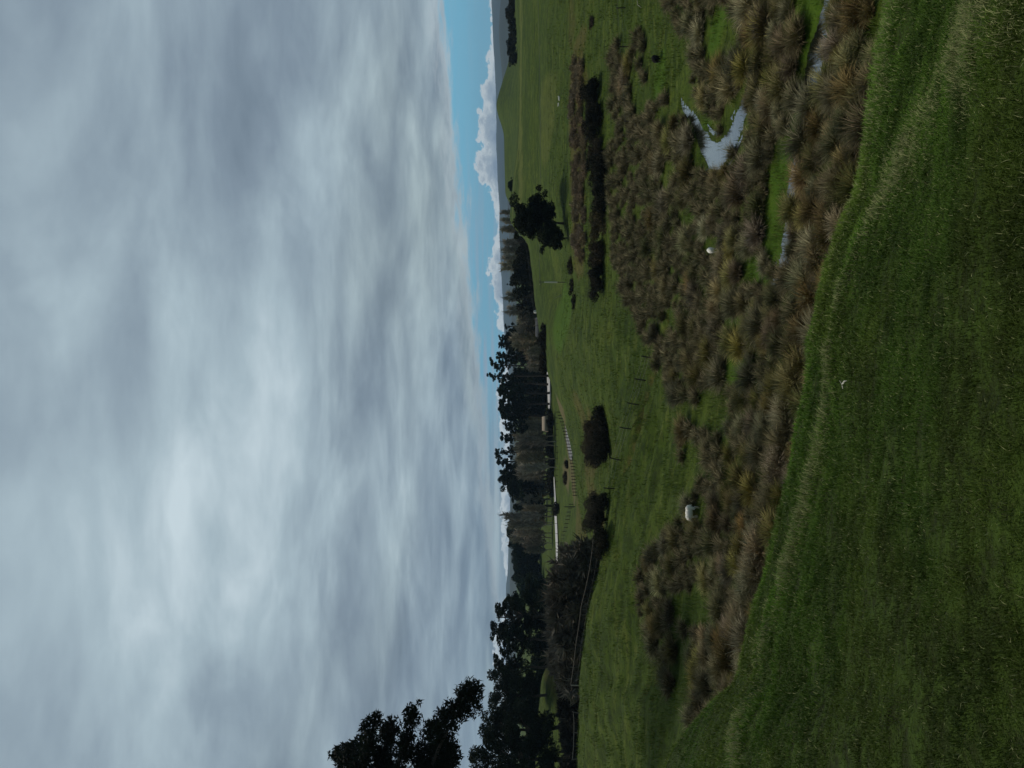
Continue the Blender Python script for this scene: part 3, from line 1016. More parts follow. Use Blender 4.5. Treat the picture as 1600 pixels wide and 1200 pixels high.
# the big clumps along the foot of the bank
FOOT = [(1185, 1335, 1.35, 3), (1158, 1322, 1.2, 0), (1125, 1333, 1.15, 2), (1100, 1320, 1.3, 7), (1062, 1322, 1.45, 7), (1045, 1335, 1.2, 0), (1010, 1318, 1.2, 5), (975, 1300, 1.35, 2),
        (945, 1312, 1.25, 0), (915, 1300, 1.45, 3), (888, 1305, 1.25, 1), (860, 1285, 1.45, 4), (832, 1290, 1.25, 1), (812, 1262, 1.4, 0), (790, 1268, 1.3, 1), (760, 1248, 1.35, 2),
        (735, 1258, 1.25, 4), (712, 1238, 1.45, 1), (682, 1250, 1.2, 0), (655, 1232, 1.25, 5), (628, 1243, 1.2, 2), (600, 1232, 1.45, 7), (575, 1240, 1.15, 6), (552, 1222, 1.3, 3),
        (528, 1228, 1.2, 1), (500, 1215, 1.4, 0), (470, 1218, 1.3, 3), (445, 1202, 1.3, 0), (420, 1208, 1.2, 4), (392, 1195, 1.25, 5), (362, 1192, 1.3, 3), (335, 1180, 1.45, 0),
        (305, 1178, 1.4, 3), (280, 1165, 1.2, 2), (250, 1158, 1.2, 0), (222, 1148, 1.3, 4), (195, 1140, 1.45, 1), (168, 1132, 1.4, 4), (150, 1115, 1.3, 0), (128, 1100, 1.45, 4),
        (100, 1085, 1.4, 1), (172, 1095, 1.3, 4), (145, 1080, 1.2, 3), (75, 1070, 1.2, 2)]
for (u, v, s_, p_) in FOOT:
    if 760 < u < 1180: s_ *= 0.80
    ve = float(np.interp(u, [100, 140, 200, 300, 450, 600, 700, 815, 900, 1000, 1200], [1112, 1153, 1165, 1195, 1232, 1262, 1272, 1305, 1340, 1357, 1390]))
    v = min(v + 14, ve - 10)
    try_tuss(u, v, s_ * 0.95, p_, 'large arching straw-brown tussock at the foot of the green bank', True, 'large tussocks along the foot of the bank')
try_tuss(1100, 985, 1.5, 7, 'tall pale straw tussock standing apart beside the marsh fence', True, 'pale tussocks by the marsh fence')
try_tuss(1080, 980, 1.7, 7, 'tall pale straw tussock standing apart beside the marsh fence', True, 'pale tussocks by the marsh fence')
try_tuss(1118, 990, 1.3, 8, 'tall pale straw tussock standing apart beside the marsh fence', True, 'pale tussocks by the marsh fence')
try_tuss(1065, 975, 1.4, 3, 'tall pale straw tussock standing apart beside the marsh fence', True, 'pale tussocks by the marsh fence')
for (u, v, s_) in [(1035, 1212, 1.2), (1070, 1216, 1.2), (1105, 1222, 1.2), (1150, 1196, 1.5), (1190, 1180, 1.6), (1000, 1200, 1.3), (1165, 1203, 1.4)]:
    try_tuss(u, v, s_, None, 'broad brown tussock beside the shallow marsh water', True, 'tussocks beside the marsh water')
tries = 0
n_fix = len(tus)
while tries < 30000 and len(tus) < 1050:
    tries += 1
    u = gR.uniform(-60, 1260); v = 950 + 420 * gR.random() ** 1.15
    if not in_poly(u, v, WET): continue
    if any(((u - a) / c) ** 2 + ((v - b) / d) ** 2 < 1 for a, b, c, d in GAPS): continue
    dens = (0.82 if v < 1210 else 0.60) if 580 < u < 1010 else (0.60 if v > 1090 or u > 1000 else 0.42)
    nn = float(fbm(np.array([u * 0.016]), np.array([v * 0.03]), 3, 91)[0])
    if u > 1000 and v < 1160: dens -= 0.22
    if nn < 0.56 - dens * 0.38 + 0.0: continue
    size = gR.choice((0.65, 0.8, 0.95, 1.1, 1.35)) * gR.uniform(0.9, 1.1)
    if v > 1200 and gR.random() < 0.5: size *= 1.2
    try_tuss(u, v, size, None, None)
# the ones that show largest are things of their own, the small rest one mass
order = sorted(range(len(tus)), key=lambda i: (i >= n_fix, -tus[i][2] / tus[i][1]))
for r, i in enumerate(order[:295]):
    x, y, s_, p_, lab, grp = tus[i]
    z = float(h(np.array([x]), np.array([y]))[0])
    o = link('tussock', TPROTO[p_], None, (x, y, z))
    o.rotation_euler = (0, 0, gR.uniform(-0.6, 0.6))
    sz = s_ * gR.uniform(0.85, 1.0)
    o.scale = (s_ * gR.uniform(0.74, 0.98), s_ * gR.uniform(0.74, 0.98), sz * gR.uniform(0.78, 0.98))
    if lab is None:
        kind = ['grey-brown', 'grey-brown', 'brown and green', 'straw-brown', 'dark brown', 'half green', 'straw-brown', 'pale straw', 'mostly green'][p_]
        lab = '%s tussock clump growing in the open marsh of the valley floor' % kind
    tag(o, lab, 'tussock', grp)
AV, AQ, AT, AC = [], [], [], []
off = 0
for i in order[295:]:
    x, y, s_, p_, lab, grp = tus[i]
    V, Q, T, Cc = tussock_arrays(500 + i, 340, 1.2, [0.15, 0.25, 0.4, 0.2, 0.1, 0.55, 0.3, 0.05, 0.7][p_], gR.uniform(0.7, 1.2), 3, 1.8)
    V[:, :2] *= 0.88
    z = float(h(np.array([x]), np.array([y]))[0])
    AV.append(V * s_ + np.array([x, y, z])); AQ.append(Q + off); AT.append(T + off); AC.append(Cc); off += len(V)
if AV:
    tag(link('tussock_field', mesh_np('tussock_field', np.concatenate(AV), [np.concatenate(AQ), np.concatenate(AT)], np.concatenate(AC), M_TUSS)),
        'farther small brown tussocks spread across the marsh', 'tussocks', kind='stuff')
print('tussocks', len(tus))

# ------------------------------------------------------------------ trees
def leaf_cards(mb, centers, radii, n_per, size, tones, g, flat=0.75, tri=False):
    """leaf clumps spread through lumpy volumes, each a small bent quad"""
    for c, r, tn in zip(centers, radii, tones):
        n = max(6, int(n_per * r ** 2))
        d = unit(g.randn(n, 3))
        rad = r * (0.35 + 0.65 * g.rand(n) ** 0.45)
        rad *= 0.75 + 0.5 * vnoise(d[:, 0] * 2.5 + c[0], d[:, 1] * 2.5 + d[:, 2] * 2 + c[1], 5)
        p = c + d * rad[:, None] * np.array([1, 1, flat])
        a = unit(g.randn(n, 3) + d * 0.3)
        b = unit(np.cross(a, g.randn(n, 3)))
        s = size * (0.6 + 0.8 * g.rand(n))[:, None]
        k = (0.75 + 0.5 * g.rand(n))[:, None] * tn
        if tri:
            V = np.stack([p - b * s * 0.22, p + b * s * 0.22, p + a * s], 1).reshape(-1, 3)
            F = np.arange(n * 3).reshape(n, 3)
            mb.add(V, F, np.repeat(k, 3, 0))
        else:
            V = np.stack([p - a * s * 0.6, p + b * s * 0.42, p + a * s * 0.6, p - b * s * 0.42], 1).reshape(-1, 3)
            F = np.arange(n * 4).reshape(n, 4)
            mb.add(V, F, np.repeat(k, 4, 0))


BARK = np.array([0.06, 0.052, 0.044])


def evergreen(name, label, loc, Hh, Wd, style, seed, leaf=0.5, dens=18, tone=(0.030, 0.048, 0.022), group=None, cat='tree', sink=0.0, lean=0.0):
    """pine or cypress: trunk with limbs, crown of leaf clumps"""
    g = np.random.RandomState(seed)
    root = thing(name, label, cat, loc, 0, group)
    tb = MB()
    n = 7
    zz = np.linspace(-0.4, Hh * 0.93, n)
    wob = np.cumsum(g.randn(n, 2) * Hh * 0.012, 0)
    trunk = np.stack([wob[:, 0] + lean * zz, wob[:, 1], zz], 1)
    r0 = Hh * 0.022 + 0.05
    tb.tube(trunk, np.linspace(r0, r0 * 0.22, n), BARK, 7)
    cents = []; rads = []
    if style == 'umbrella': z0, z1, nb = 0.48, 0.94, 22
    elif style == 'top': z0, z1, nb = 0.70, 0.97, 7
    elif style == 'sparse': z0, z1, nb = 0.48, 0.98, 9
    elif style == 'round': z0, z1, nb = 0.25, 0.9, 16
    else: z0, z1, nb = 0.10, 0.9, 18       # 'full'
    for k in range(nb):
        f = (k + g.rand() * 0.7) / nb
        zc = Hh * (z0 + (z1 - z0) * f)
        a = k * 2.399 + g.randn() * 0.3
        if style == 'umbrella': sp = (0.55 + 0.45 * math.sin(math.pi * min(1, 0.25 + f * 0.6))) * (1.0 if f < 0.75 else 0.55)
        elif style in ('top', 'sparse'): sp = 0.9 - 0.55 * f
        elif style == 'round': sp = math.sin(math.pi * (0.18 + 0.72 * f)) ** 0.7
        else: sp = (1 - 0.75 * f ** 1.3)
        rr = Wd * 0.5 * sp * (0.55 + 0.5 * g.rand())
        base = np.array([np.interp(zc * 0.86, trunk[:, 2], trunk[:, 0]), np.interp(zc * 0.86, trunk[:, 2], trunk[:, 1]), zc * 0.86 - 0.05 * Hh * (style == 'umbrella')])
        tipp = np.array([np.interp(zc, trunk[:, 2], trunk[:, 0]) + rr * math.cos(a), np.interp(zc, trunk[:, 2], trunk[:, 1]) + rr * math.sin(a), zc + 0.04 * Hh * g.rand()])
        mid = base * 0.5 + tipp * 0.5 + np.array([0, 0, Hh * 0.015])
        tb.tube([base, mid, tipp], [r0 * 0.36, r0 * 0.25, r0 * 0.1], BARK, 5)
        br = Wd * {'umbrella': 0.125, 'top': 0.20, 'sparse': 0.17, 'round': 0.20, 'full': 0.20}[style] * (0.7 + 0.6 * g.rand())
        cents.append(tipp); rads.append(br)
        for q in range(3):
            cents.append(tipp + g.randn(3) * np.array([0.75, 0.75, 0.45]) * br); rads.append(br * (0.45 + 0.3 * g.rand()))
        if style in ('round', 'full', 'umbrella'):
            cents.append(base * 0.35 + tipp * 0.65 + g.randn(3) * 0.2 * br); rads.append(br * 0.7)
    if style != 'umbrella':
        cents.append(trunk[-1] + np.array([0, 0, 0.02 * Hh])); rads.append(Wd * 0.12)
    tones = [np.array(tone) * (0.65 + 0.8 * g.rand()) for _ in cents]
    cb = MB()
    leaf_cards(cb, cents, rads, dens / leaf ** 2 * 0.9, leaf, tones, g, 0.5 if style in ('umbrella', 'sparse') else 0.7)
    link('trunk', tb.mesh('trunk', M_BARK, True), root)
    link('crown', cb.mesh('crown', M_LEAF), root)
    return root


def bare_meshes(seed, Hh, Wd, fast, ncol, nt=34, tw=0.05):
    """a leafless tree: trunk with limbs, and a crown of thin twigs"""
    g = np.random.RandomState(seed)
    tb = MB(); cb = MB()
    n = 6
    zz = np.linspace(-0.4, Hh * 0.8, n)
    trunk = np.stack([np.cumsum(g.randn(n)) * Hh * 0.012, np.cumsum(g.randn(n)) * Hh * 0.012, zz], 1)
    r0 = Hh * 0.014 + 0.04
    col = np.array(ncol)
    tb.tube(trunk, np.linspace(r0, r0 * 0.2, n), col * 0.9, 6)
    NBR = 18
    for k in range(NBR):
        f = (k + g.rand()) / NBR
        zc = Hh * (0.10 + 0.66 * f)
        a = k * 2.4 + g.randn() * 0.4
        b0 = np.array([np.interp(zc, zz, trunk[:, 0]), np.interp(zc, zz, trunk[:, 1]), zc])
        ln = Hh * (0.42 - 0.18 * f) * (0.7 + 0.5 * g.rand())
        sp = Wd * 0.5 * (0.55 + 0.5 * g.rand()) * (1 - 0.45 * f)
        o = np.array([math.cos(a), math.sin(a), 0])
        if fast: pts = [b0, b0 + o * sp * 0.65 + np.array([0, 0, ln * 0.4]), b0 + o * sp * 0.9 + np.array([0, 0, ln])]
        else: pts = [b0, b0 + o * sp * 0.6 + np.array([0, 0, ln * 0.35]), b0 + o * sp * 1.1 + np.array([0, 0, ln * 0.62])]
        pts = np.array(pts)
        tb.tube(pts, [r0 * 0.4, r0 * 0.25, r0 * 0.08], col * 0.9, 4)
        m = nt
        t = 0.15 + 0.85 * g.rand(m)
        P = np.stack([np.interp(t, [0, 0.5, 1], pts[:, q]) for q in range(3)], 1)
        dirv = unit(np.array([0, 0, 1.0 if fast else 0.55]) + 0.35 * o + g.randn(m, 3) * (0.30 if fast else 0.6))
        L = Hh * (0.07 + 0.12 * g.rand(m))[:, None]
        sd = unit(np.cross(dirv, g.randn(m, 3)))
        w = tw * (0.6 + 0.6 * g.rand(m))[:, None]
        V = np.stack([P - sd * w * 0.5, P + sd * w * 0.5, P + dirv * L * 0.6 + sd * w * 0.3, P + dirv * L + g.randn(m, 3) * 0.04 * Hh], 1).reshape(-1, 3)
        F = np.arange(m * 4).reshape(m, 4)
        cb.add(V, F, np.repeat(col * (0.7 + 0.6 * g.rand(m))[:, None], 4, 0))
        # side twigs
        P2 = P + dirv * L * 0.5
        d2 = unit(dirv + g.randn(m, 3) * 0.6)
        V = np.stack([P2 - sd * w * 0.4, P2 + sd * w * 0.4, P2 + d2 * L * 0.9], 1).reshape(-1, 3)
        cb.add(V, np.arange(m * 3).reshape(m, 3), np.repeat(col * (0.7 + 0.6 * g.rand(m))[:, None], 3, 0))
    return tb.mesh('trunk', M_TWIG, True), cb.mesh('twigs', M_TWIG)


def gz(x, y):
    return float(h(np.array([x]), np.array([y]))[0])


def place(u, d):
    x = (u - 600) / 1200 * d
    return x, d, gz(x, d)


def tree_at(u, d, v_top, width_px, style, label, seed, leaf=None, dens=16, group=None, name='pine_tree', tone=(0.026, 0.042, 0.022), lean=0.0):
    x, y, z = place(u, d)
    Hh = (800 - v_top) / 1200 * d - z
    return evergreen(name, label, (x, y, z), Hh, width_px / 1200 * d, style, seed, leaf or max(0.22, d * 0.0016), dens, tone, group, lean=lean)


# dark pines standing over the bare winter trees (place, distance, seen top, seen width)
P_ = [
    (690, 380, 787, 14, 'sparse', 'small dark pine with a single round top at the right end of the pine row'),
    (676, 370, 783, 20, 'round', 'bushy dark pine second from the right end of the tall pine row'),
    (662, 365, 776, 22, 'umbrella', 'dark pine with broad broken crown between the bushy pine and the tallest two'),
    (646, 375, 772, 22, 'umbrella', 'dark ragged pine just right of the two tallest pines'),
    (628, 365, 764, 22, 'sparse', 'tallest far pine with a narrow tufted top, right one of the twin tops'),
    (613, 365, 764, 20, 'sparse', 'tallest far pine with a narrow tufted top, left one of the twin tops'),
    (600, 375, 777, 22, 'umbrella', 'dark pine in front of the bright white cloud, left of the twin tops'),
    (585, 360, 776, 24, 'umbrella', 'flat-topped pine, right one of the domed group, bare trunk showing under its crown'),
    (568, 362, 776, 26, 'umbrella', 'flat-topped pine in the middle of the domed pine group, sky showing between trunks'),
    (552, 360, 778, 26, 'umbrella', 'flat-topped pine left of the middle of the domed pine group'),
    (537, 358, 785, 22, 'umbrella', 'lower pine on the sloping left shoulder of the domed pine group'),
    (515, 360, 782, 16, 'top', 'lone slender pine with one tuft on a bare trunk, left of the domed group'),
    (500, 365, 795, 12, 'top', 'short leaning pine with a small tuft between two slender pines'),
    (490, 360, 771, 14, 'top', 'tall slender pine with sparse tufts at the top of a long bare trunk'),
    (478, 362, 776, 16, 'top', 'tall slender pine just left of the sparsely tufted one'),
    (462, 365, 779, 24, 'round', 'bushy dark pine at the right of the compact pine clump'),
    (448, 360, 777, 22, 'round', 'bushy dark pine with a raised knob top in the compact pine clump'),
    (436, 355, 790, 22, 'round', 'lower bushy dark pine at the left of the compact pine clump'),
    (420, 360, 797, 14, 'sparse', 'small dark pine leaning left beside the compact pine clump'),
    (410, 350, 803, 22, 'round', 'round dark green tree under the leaning pine'),
    (372, 440, 791, 26, 'round', 'dark ragged pine mixed with bare branches left of the ivy-topped poplar'),
    (352, 440, 795, 24, 'full', 'dark pine with an uneven top at the right of the big dark wood'),
    (336, 440, 799, 22, 'full', 'dark pine with a knobbly top above the hillside paddock'),
    (318, 430, 803, 26, 'full', 'dense dark evergreen on the edge of the big dark wood'),
    (300, 420, 804, 28, 'full', 'dense rounded evergreen in the middle of the big dark wood'),
    (282, 400, 808, 26, 'full', 'dense dark evergreen beside the gap with blue hills'),
]
for q, (u, d, vt, w, st, lab) in enumerate(P_):
    tree_at(u, d, vt, w * (1.15 if st in ('top', 'sparse') else 1.4), st, lab, 1000 + q, dens=21)
# a skirt of dark evergreens below and between them
for q, (u, d, vt, w) in enumerate([(685, 400, 803, 26), (660, 395, 800, 30), (640, 400, 800, 26), (618, 395, 800, 30), (596, 400, 806, 28), (575, 395, 808, 30), (550, 392, 808, 30), (455, 385, 808, 34), (430, 380, 808, 30), (395, 385, 815, 30)]):
    tree_at(u, d, vt, w, 'full', 'dark bushy evergreen beneath the tall pines, behind the bare trees', 1100 + q, dens=13, group='evergreens beneath the pine row')
L_ = [
    (236, 205, 767, 80, 'umbrella', 'broad umbrella pine with forked limbs showing against the sky beside the blue hills', 0.30, 15),
    (196, 200, 772, 52, 'umbrella', 'open-crowned pine left of the broad umbrella pine, sky showing through', 0.30, 12),
    (158, 190, 767, 54, 'umbrella', 'ragged pine with thin open limbs in the middle of the left pine group', 0.30, 12),
    (114, 180, 764, 66, 'round', 'heavy dark round-topped pine left of the ragged open pine', 0.30, 13),
    (66, 150, 748, 74, 'round', 'tall dark pine rising towards the left edge behind the near branches', 0.30, 12),
    (14, 140, 728, 80, 'round', 'tall dark pine cut by the left edge below the near branches', 0.28, 12),
]
for q, (u, d, vt, w, st, lab, lf, dn) in enumerate(L_):
    tree_at(u, d, vt, w, st, lab, 1200 + q, leaf=lf, dens=dn)
for q, (u, d, vt, w) in enumerate([(258, 225, 826, 44), (228, 222, 820, 50), (192, 218, 822, 44), (162, 215, 830, 40), (130, 215, 816, 50), (96, 210, 814, 50), (64, 205, 828, 46), (24, 205, 816, 50), (-10, 205, 812, 50), (280, 235, 818, 44)]):
    tree_at(u, d, vt, w, 'full', 'dark undergrowth evergreen below the left pine group', 1300 + q, dens=13, group='undergrowth evergreens below the left pines', name='evergreen_tree')
# hedge of trees on the far right skyline, the lone cypress on the slope
for q, u in enumerate(range(1108, 1216, 12)):
    vt = 795.5 - 1.2 * R.random() + (1.5 if u < 1120 else 0)
    tree_at(u + R.uniform(-3, 3), 420 + R.uniform(-15, 25), vt - R.uniform(-1.5, 4.0), R.uniform(12, 22), R.choice(('full', 'round')), 'dark round tree in the hedge line on the right skyline', 1400 + q, leaf=0.6, dens=12, group='hedge trees on the right skyline', name='hedge_tree', tone=(0.035, 0.040, 0.026))
tree_at(850, 168, 806, 66, 'round', 'lone broad dark cypress standing on the grassy right slope', 1450, leaf=0.28, dens=17, name='cypress_tree', tone=(0.020, 0.030, 0.014))
tree_at(828, 163, 845, 30, 'round', 'low dark side bush at the left foot of the lone cypress', 1451, leaf=0.28, dens=20, name='evergreen_bush', tone=(0.020, 0.030, 0.014))
tree_at(911, 300, 795, 16, 'full', 'small dark oblong bush alone on the skyline of the right hill', 1452, leaf=0.4, dens=14, name='evergreen_bush')
# trees peeping over the paddock crest
for q, (u, d, vt, w, lab) in enumerate([
        (806, 300, 806, 34, 'brown-green round tree just behind the crest fence, nearest the lone cypress'),
        (786, 310, 800, 32, 'dense olive-dark tree behind the crest fence, second from the cypress'),
        (768, 312, 797, 34, 'dense olive-dark tree with a high shoulder behind the crest fence'),
        (756, 318, 790, 12, 'small ball-topped evergreen poking above the olive-dark trees'),
        (742, 308, 802, 30, 'dense dark tree at the left of the trees behind the crest fence'),
        (722, 312, 806, 26, 'low dark tree beside the brown scrub behind the crest')]):
    tree_at(u, d, vt, w, 'full', lab, 1500 + q, leaf=0.42, dens=16, name='evergreen_tree', tone=(0.036, 0.040, 0.018))

# bare winter trees: poplars and willows along the water
POP = []
for q in range(6):
    Hh = 17.0
    POP.append(bare_meshes(2000 + q, Hh, 5.0, True, [(0.34, 0.30, 0.25), (0.29, 0.265, 0.22), (0.38, 0.32, 0.25), (0.27, 0.25, 0.21), (0.32, 0.295, 0.25), (0.37, 0.30, 0.22)][q], 46, 0.16))
WIL = []
for q in range(5):
    WIL.append(bare_meshes(2100 + q, 8.0, 8.0, False, [(0.12, 0.107, 0.092), (0.14, 0.126, 0.108), (0.06, 0.055, 0.046), (0.14, 0.12, 0.098), (0.032, 0.030, 0.025)][q], 110, 0.055))
bare_roots = {}


def bare_at(kind, q, u, d, v_top, wide=1.0, label=None, group=None, name='bare_poplar'):
    x, y, z = place(u, d)
    Hh = (800 - v_top) / 1200 * d - z
    base_h_ = 17.0 if kind == 'p' else 8.0
    s = Hh / base_h_
    key = (kind, q)
    if key not in bare_roots:
        r = thing(name, label, 'tree', (x, y, z), R.uniform(0, 6.28), group)
        tr, tw = (POP if kind == 'p' else WIL)[q]
        link('trunk', tr, r); link('twigs', tw, r)
        r.scale = (s * wide, s * wide, s)
        bare_roots[key] = r
    else:
        r = dup(bare_roots[key], (x, y, z), R.uniform(0, 6.28), (s * wide, s * wide, s), label, group)
        r.name = name
        r['category'] = 'tree'
    return r


PB = 'leafless brown-grey poplar in the winter tree belt below the pines'
PG = 'bare poplars in the belt below the pines'
for q, u in enumerate(np.arange(392, 705, 7.0)):
    d = R.uniform(305, 345)
    if u < 425: vt = R.uniform(806, 820)
    elif u < 455: vt = R.uniform(822, 834)
    elif u < 545: vt = R.uniform(806, 816)
    elif u < 600: vt = R.uniform(812, 826)
    elif u < 660: vt = R.uniform(812, 828)
    else: vt = R.uniform(800, 815)
    if 572 < u < 598 and R.random() < 0.5: vt += 12
    if 524 < u < 553: d = R.uniform(352, 368)
    if u < 462: d = R.uniform(340, 362)
    if 552 < u < 620: d = R.uniform(398, 412)
    if u > 640: d = R.uniform(290, 320)
    bare_at('p', R.randrange(6), u, d, vt, R.uniform(0.8, 1.25), PB, PG)
bare_at('p', 3, 395, 330, 788, 0.6, 'tall narrow bare poplar with an ivy-dark top standing above the belt')
bare_at('p', 1, 380, 332, 796, 0.7, 'bare poplar beside the narrow tall one, half hidden by dark pine')
for u, vt in ((360, 800), (368, 806), (384, 812), (350, 818), (340, 822)):
    bare_at('p', R.randrange(6), u, R.uniform(339, 348), vt, 0.9, 'bare poplar left of the tall narrow one, against the dark wood', 'bare poplars against the dark wood')
# ivy knob on the narrow poplar is a part of it
# thin bare trees on the skyline to the right
for q, u in enumerate((868, 856, 842, 822, 812, 796, 784, 738, 716)):
    bare_at('p', R.randrange(6), u, R.uniform(395, 420), R.uniform(783, 791) + (0 if u > 760 else 3), 0.9, 'thin bare tree on the skyline behind the crest trees', 'thin bare trees on the skyline')
# brown scrub behind the crest
for u, vt in ((816, 812), (826, 806), (836, 803), (846, 800), (720, 812), (708, 808), (698, 812), (690, 818), (730, 818), (860, 800)):
    bare_at('w', R.randrange(5), u, R.uniform(278, 300), vt, 1.0, 'brown leafless scrub tree behind the paddock crest', 'scrub trees behind the paddock crest', 'scrub_tree')
# grey willow scrub in the gully on the left
for q in range(30):
    u = 322 - q * 6.8 + R.uniform(-4, 4)
    d = R.uniform(118, 150)
    vt = np.interp(u, [100, 140, 200, 260, 330], [872, 862, 852, 850, 872]) + R.uniform(-4, 14)
    bare_at('w', [0, 1, 3, 0, 1, 3][R.randrange(6)], u, d, vt, R.uniform(0.9, 1.3), 'grey-brown leafless willow in the gully behind the left fence', 'grey willows in the left gully', 'bare_willow')
for q in range(12):
    u = 130 - q * 13 + R.uniform(-5, 5)
    bare_at('w', [4, 2][q % 2], u, R.uniform(128, 155), R.uniform(862, 884), 1.2, 'dark leafless scrub bush on the shaded slope at far left', 'scrub on the shaded slope at far left', 'scrub_bush')

# ------------------------------------------------------------------ shrubs in the gullies
def shrub(label, u, v, wpx, hpx, seed, tone, group=None, name='shrub', twig=(0.080, 0.070, 0.052), dens=26, leaf=0.16):
    x, y, z = ground_at(u, v, h, dmin=28)
    w = wpx / 1200 * y * 0.5; hh = hpx / 1200 * y
    g = np.random.RandomState(seed)
    r = thing(name, label, 'shrub', (x, y, z - 0.1), 0, group)
    sb = MB()
    tips = []
    for k in range(12):
        a = k * 2.4; o = np.array([math.cos(a), math.sin(a) * 0.8, 0])
        t = o * w * (0.3 + 0.6 * g.rand()) + np.array([0, 0, hh * (0.12 + 0.66 * (1 - 0.6 * (k % 3) / 2) * g.rand() ** 0.6)])
        sb.tube([np.array([0, 0, -0.2]) + o * 0.1, t * 0.5 + np.array([0, 0, hh * 0.1]), t], [0.06, 0.045, 0.02], BARK * 0.8, 4)
        tips.append(t)
    cb = MB()
    rr = [min(w, hh) * (0.34 + 0.2 * g.rand()) for _ in tips]
    tones = [np.array(tone) * (0.6 + 0.8 * g.rand()) for _ in tips]
    leaf_cards(cb, tips, rr, dens / leaf ** 2 * 0.55, leaf, tones, g)
    # brown fringe of bare shoots over the top
    m = 1000
    P = np.array(tips)[g.randint(0, len(tips), m)] + g.randn(m, 3) * np.array([w * 0.22, w * 0.2, hh * 0.12])
    dv = unit(np.array([0, 0, 1.0]) + g.randn(m, 3) * 0.5)
    sd = unit(np.cross(dv, g.randn(m, 3)))
    L = hh * (0.14 + 0.50 * g.rand(m) ** 2)[:, None]
    V = np.stack([P - sd * 0.02, P + sd * 0.02, P + dv * L], 1).reshape(-1, 3)
    cb.add(V, np.arange(m * 3).reshape(m, 3), np.repeat(np.array(twig) * (0.6 + 0.8 * g.rand(m))[:, None], 3, 0))
    link('stems', sb.mesh('stems', M_BARK), r)
    link('foliage', cb.mesh('foliage', M_LEAF), r)
    return r


DK = (0.020, 0.022, 0.013); BRN = (0.11, 0.088, 0.058); FERN = (0.30, 0.235, 0.165)
SH = [
    ('dark gorse bush, right end of the black thicket in the fenced gully', 545, 946, 34, 26, DK),
    ('dark gorse bush in the middle of the black thicket in the fenced gully', 520, 949, 44, 36, DK),
    ('dark gorse bush, left end of the black thicket in the fenced gully', 495, 953, 36, 38, DK),
    ('brown twiggy bush behind the middle of the black thicket', 520, 936, 50, 30, BRN),
    ('brown twiggy bush behind the left of the black thicket', 490, 938, 36, 26, BRN),
    ('dark bush beside the fence, right one of the pair left of the gully', 415, 951, 30, 34, DK),
    ('dark bush beside the fence, left one of the pair left of the gully', 388, 949, 34, 36, DK),
    ('brown twiggy bush behind the pair of dark bushes', 400, 934, 50, 26, BRN),
    ('dark bush under the pale rail, far left of the gully', 350, 948, 40, 22, DK),
    ('long dark bush at the foot of the bracken strip, second from the right', 1050, 934, 44, 30, DK),
    ('dark bush touching the brown bracken, under the right hillside', 1010, 937, 44, 30, DK),
    ('dark bush in the middle of the row below the bracken', 935, 946, 50, 30, DK),
    ('dark bush left of the middle of the row below the bracken', 895, 948, 44, 32, DK),
    ('brown twiggy bush between the two dark halves of the row', 965, 938, 36, 24, BRN),
    ('dark brown bush at the left end of the row below the bracken', 850, 944, 40, 28, BRN),
    ('round dark bush standing alone on the grass left of the bracken', 775, 942, 34, 30, DK),
    ('dark brown round bush beside the lone round one', 752, 943, 30, 30, DK),
    ('twiggy dark bush right of the lone round bush', 805, 943, 34, 30, BRN),
    ('low dark hedge bush under the pale pole', 785, 894, 30, 10, DK),
    ('low dark hedge bush left of the pale pole', 752, 896, 26, 8, DK),
    ('small dark tuft bush on the grass below the pole', 728, 899, 20, 8, DK),
    ('small dark bush at the top right of the bracken strip', 1165, 928, 18, 8, BRN),
    ('round black bush standing alone on the flat before the white road', 404, 874, 18, 12, DK),
    ('dark bush at the end of the brown track bank', 474, 888, 12, 10, DK),
    ('low dark scrub bush on the flat beside the brown track', 452, 886, 22, 8, BRN),
]
for q, (lab, u, v, w, hh, tone) in enumerate(SH):
    shrub(lab, u, v, w * 1.15, hh * 0.92, 3000 + q, tone, leaf=0.17 if v > 920 else 0.26, dens=22)
for q in range(34):
    u = 805 + (q % 17) * 18.5 + R.uniform(-7, 7)
    v = (903 if q < 17 else 914) + R.uniform(-4, 4) - (0.02 * (u - 960) if u > 960 else 0)
    shrub('dead brown bracken clump in the strip under the right hillside', u, v, 26, 11, 3100 + q, FERN, 'bracken clumps under the right hillside', 'bracken_clump', (0.26, 0.205, 0.14), 14, 0.20)
# dark low growth along the belt foot
for q, u in enumerate(range(432, 690, 12)):
    d = R.uniform(318, 340)
    if u > 552: d = R.uniform(398, 410)
    x, y, z = place(u, d)
    vv = 800 - z / d * 1200
    shrub('dark low bush along the foot of the bare poplar belt', u, min(vv, 866), 22, R.uniform(9, 15), 3200 + q, (0.022, 0.024, 0.013), 'bushes along the foot of the poplar belt', 'shrub', (0.06, 0.05, 0.035), 16, 0.42)

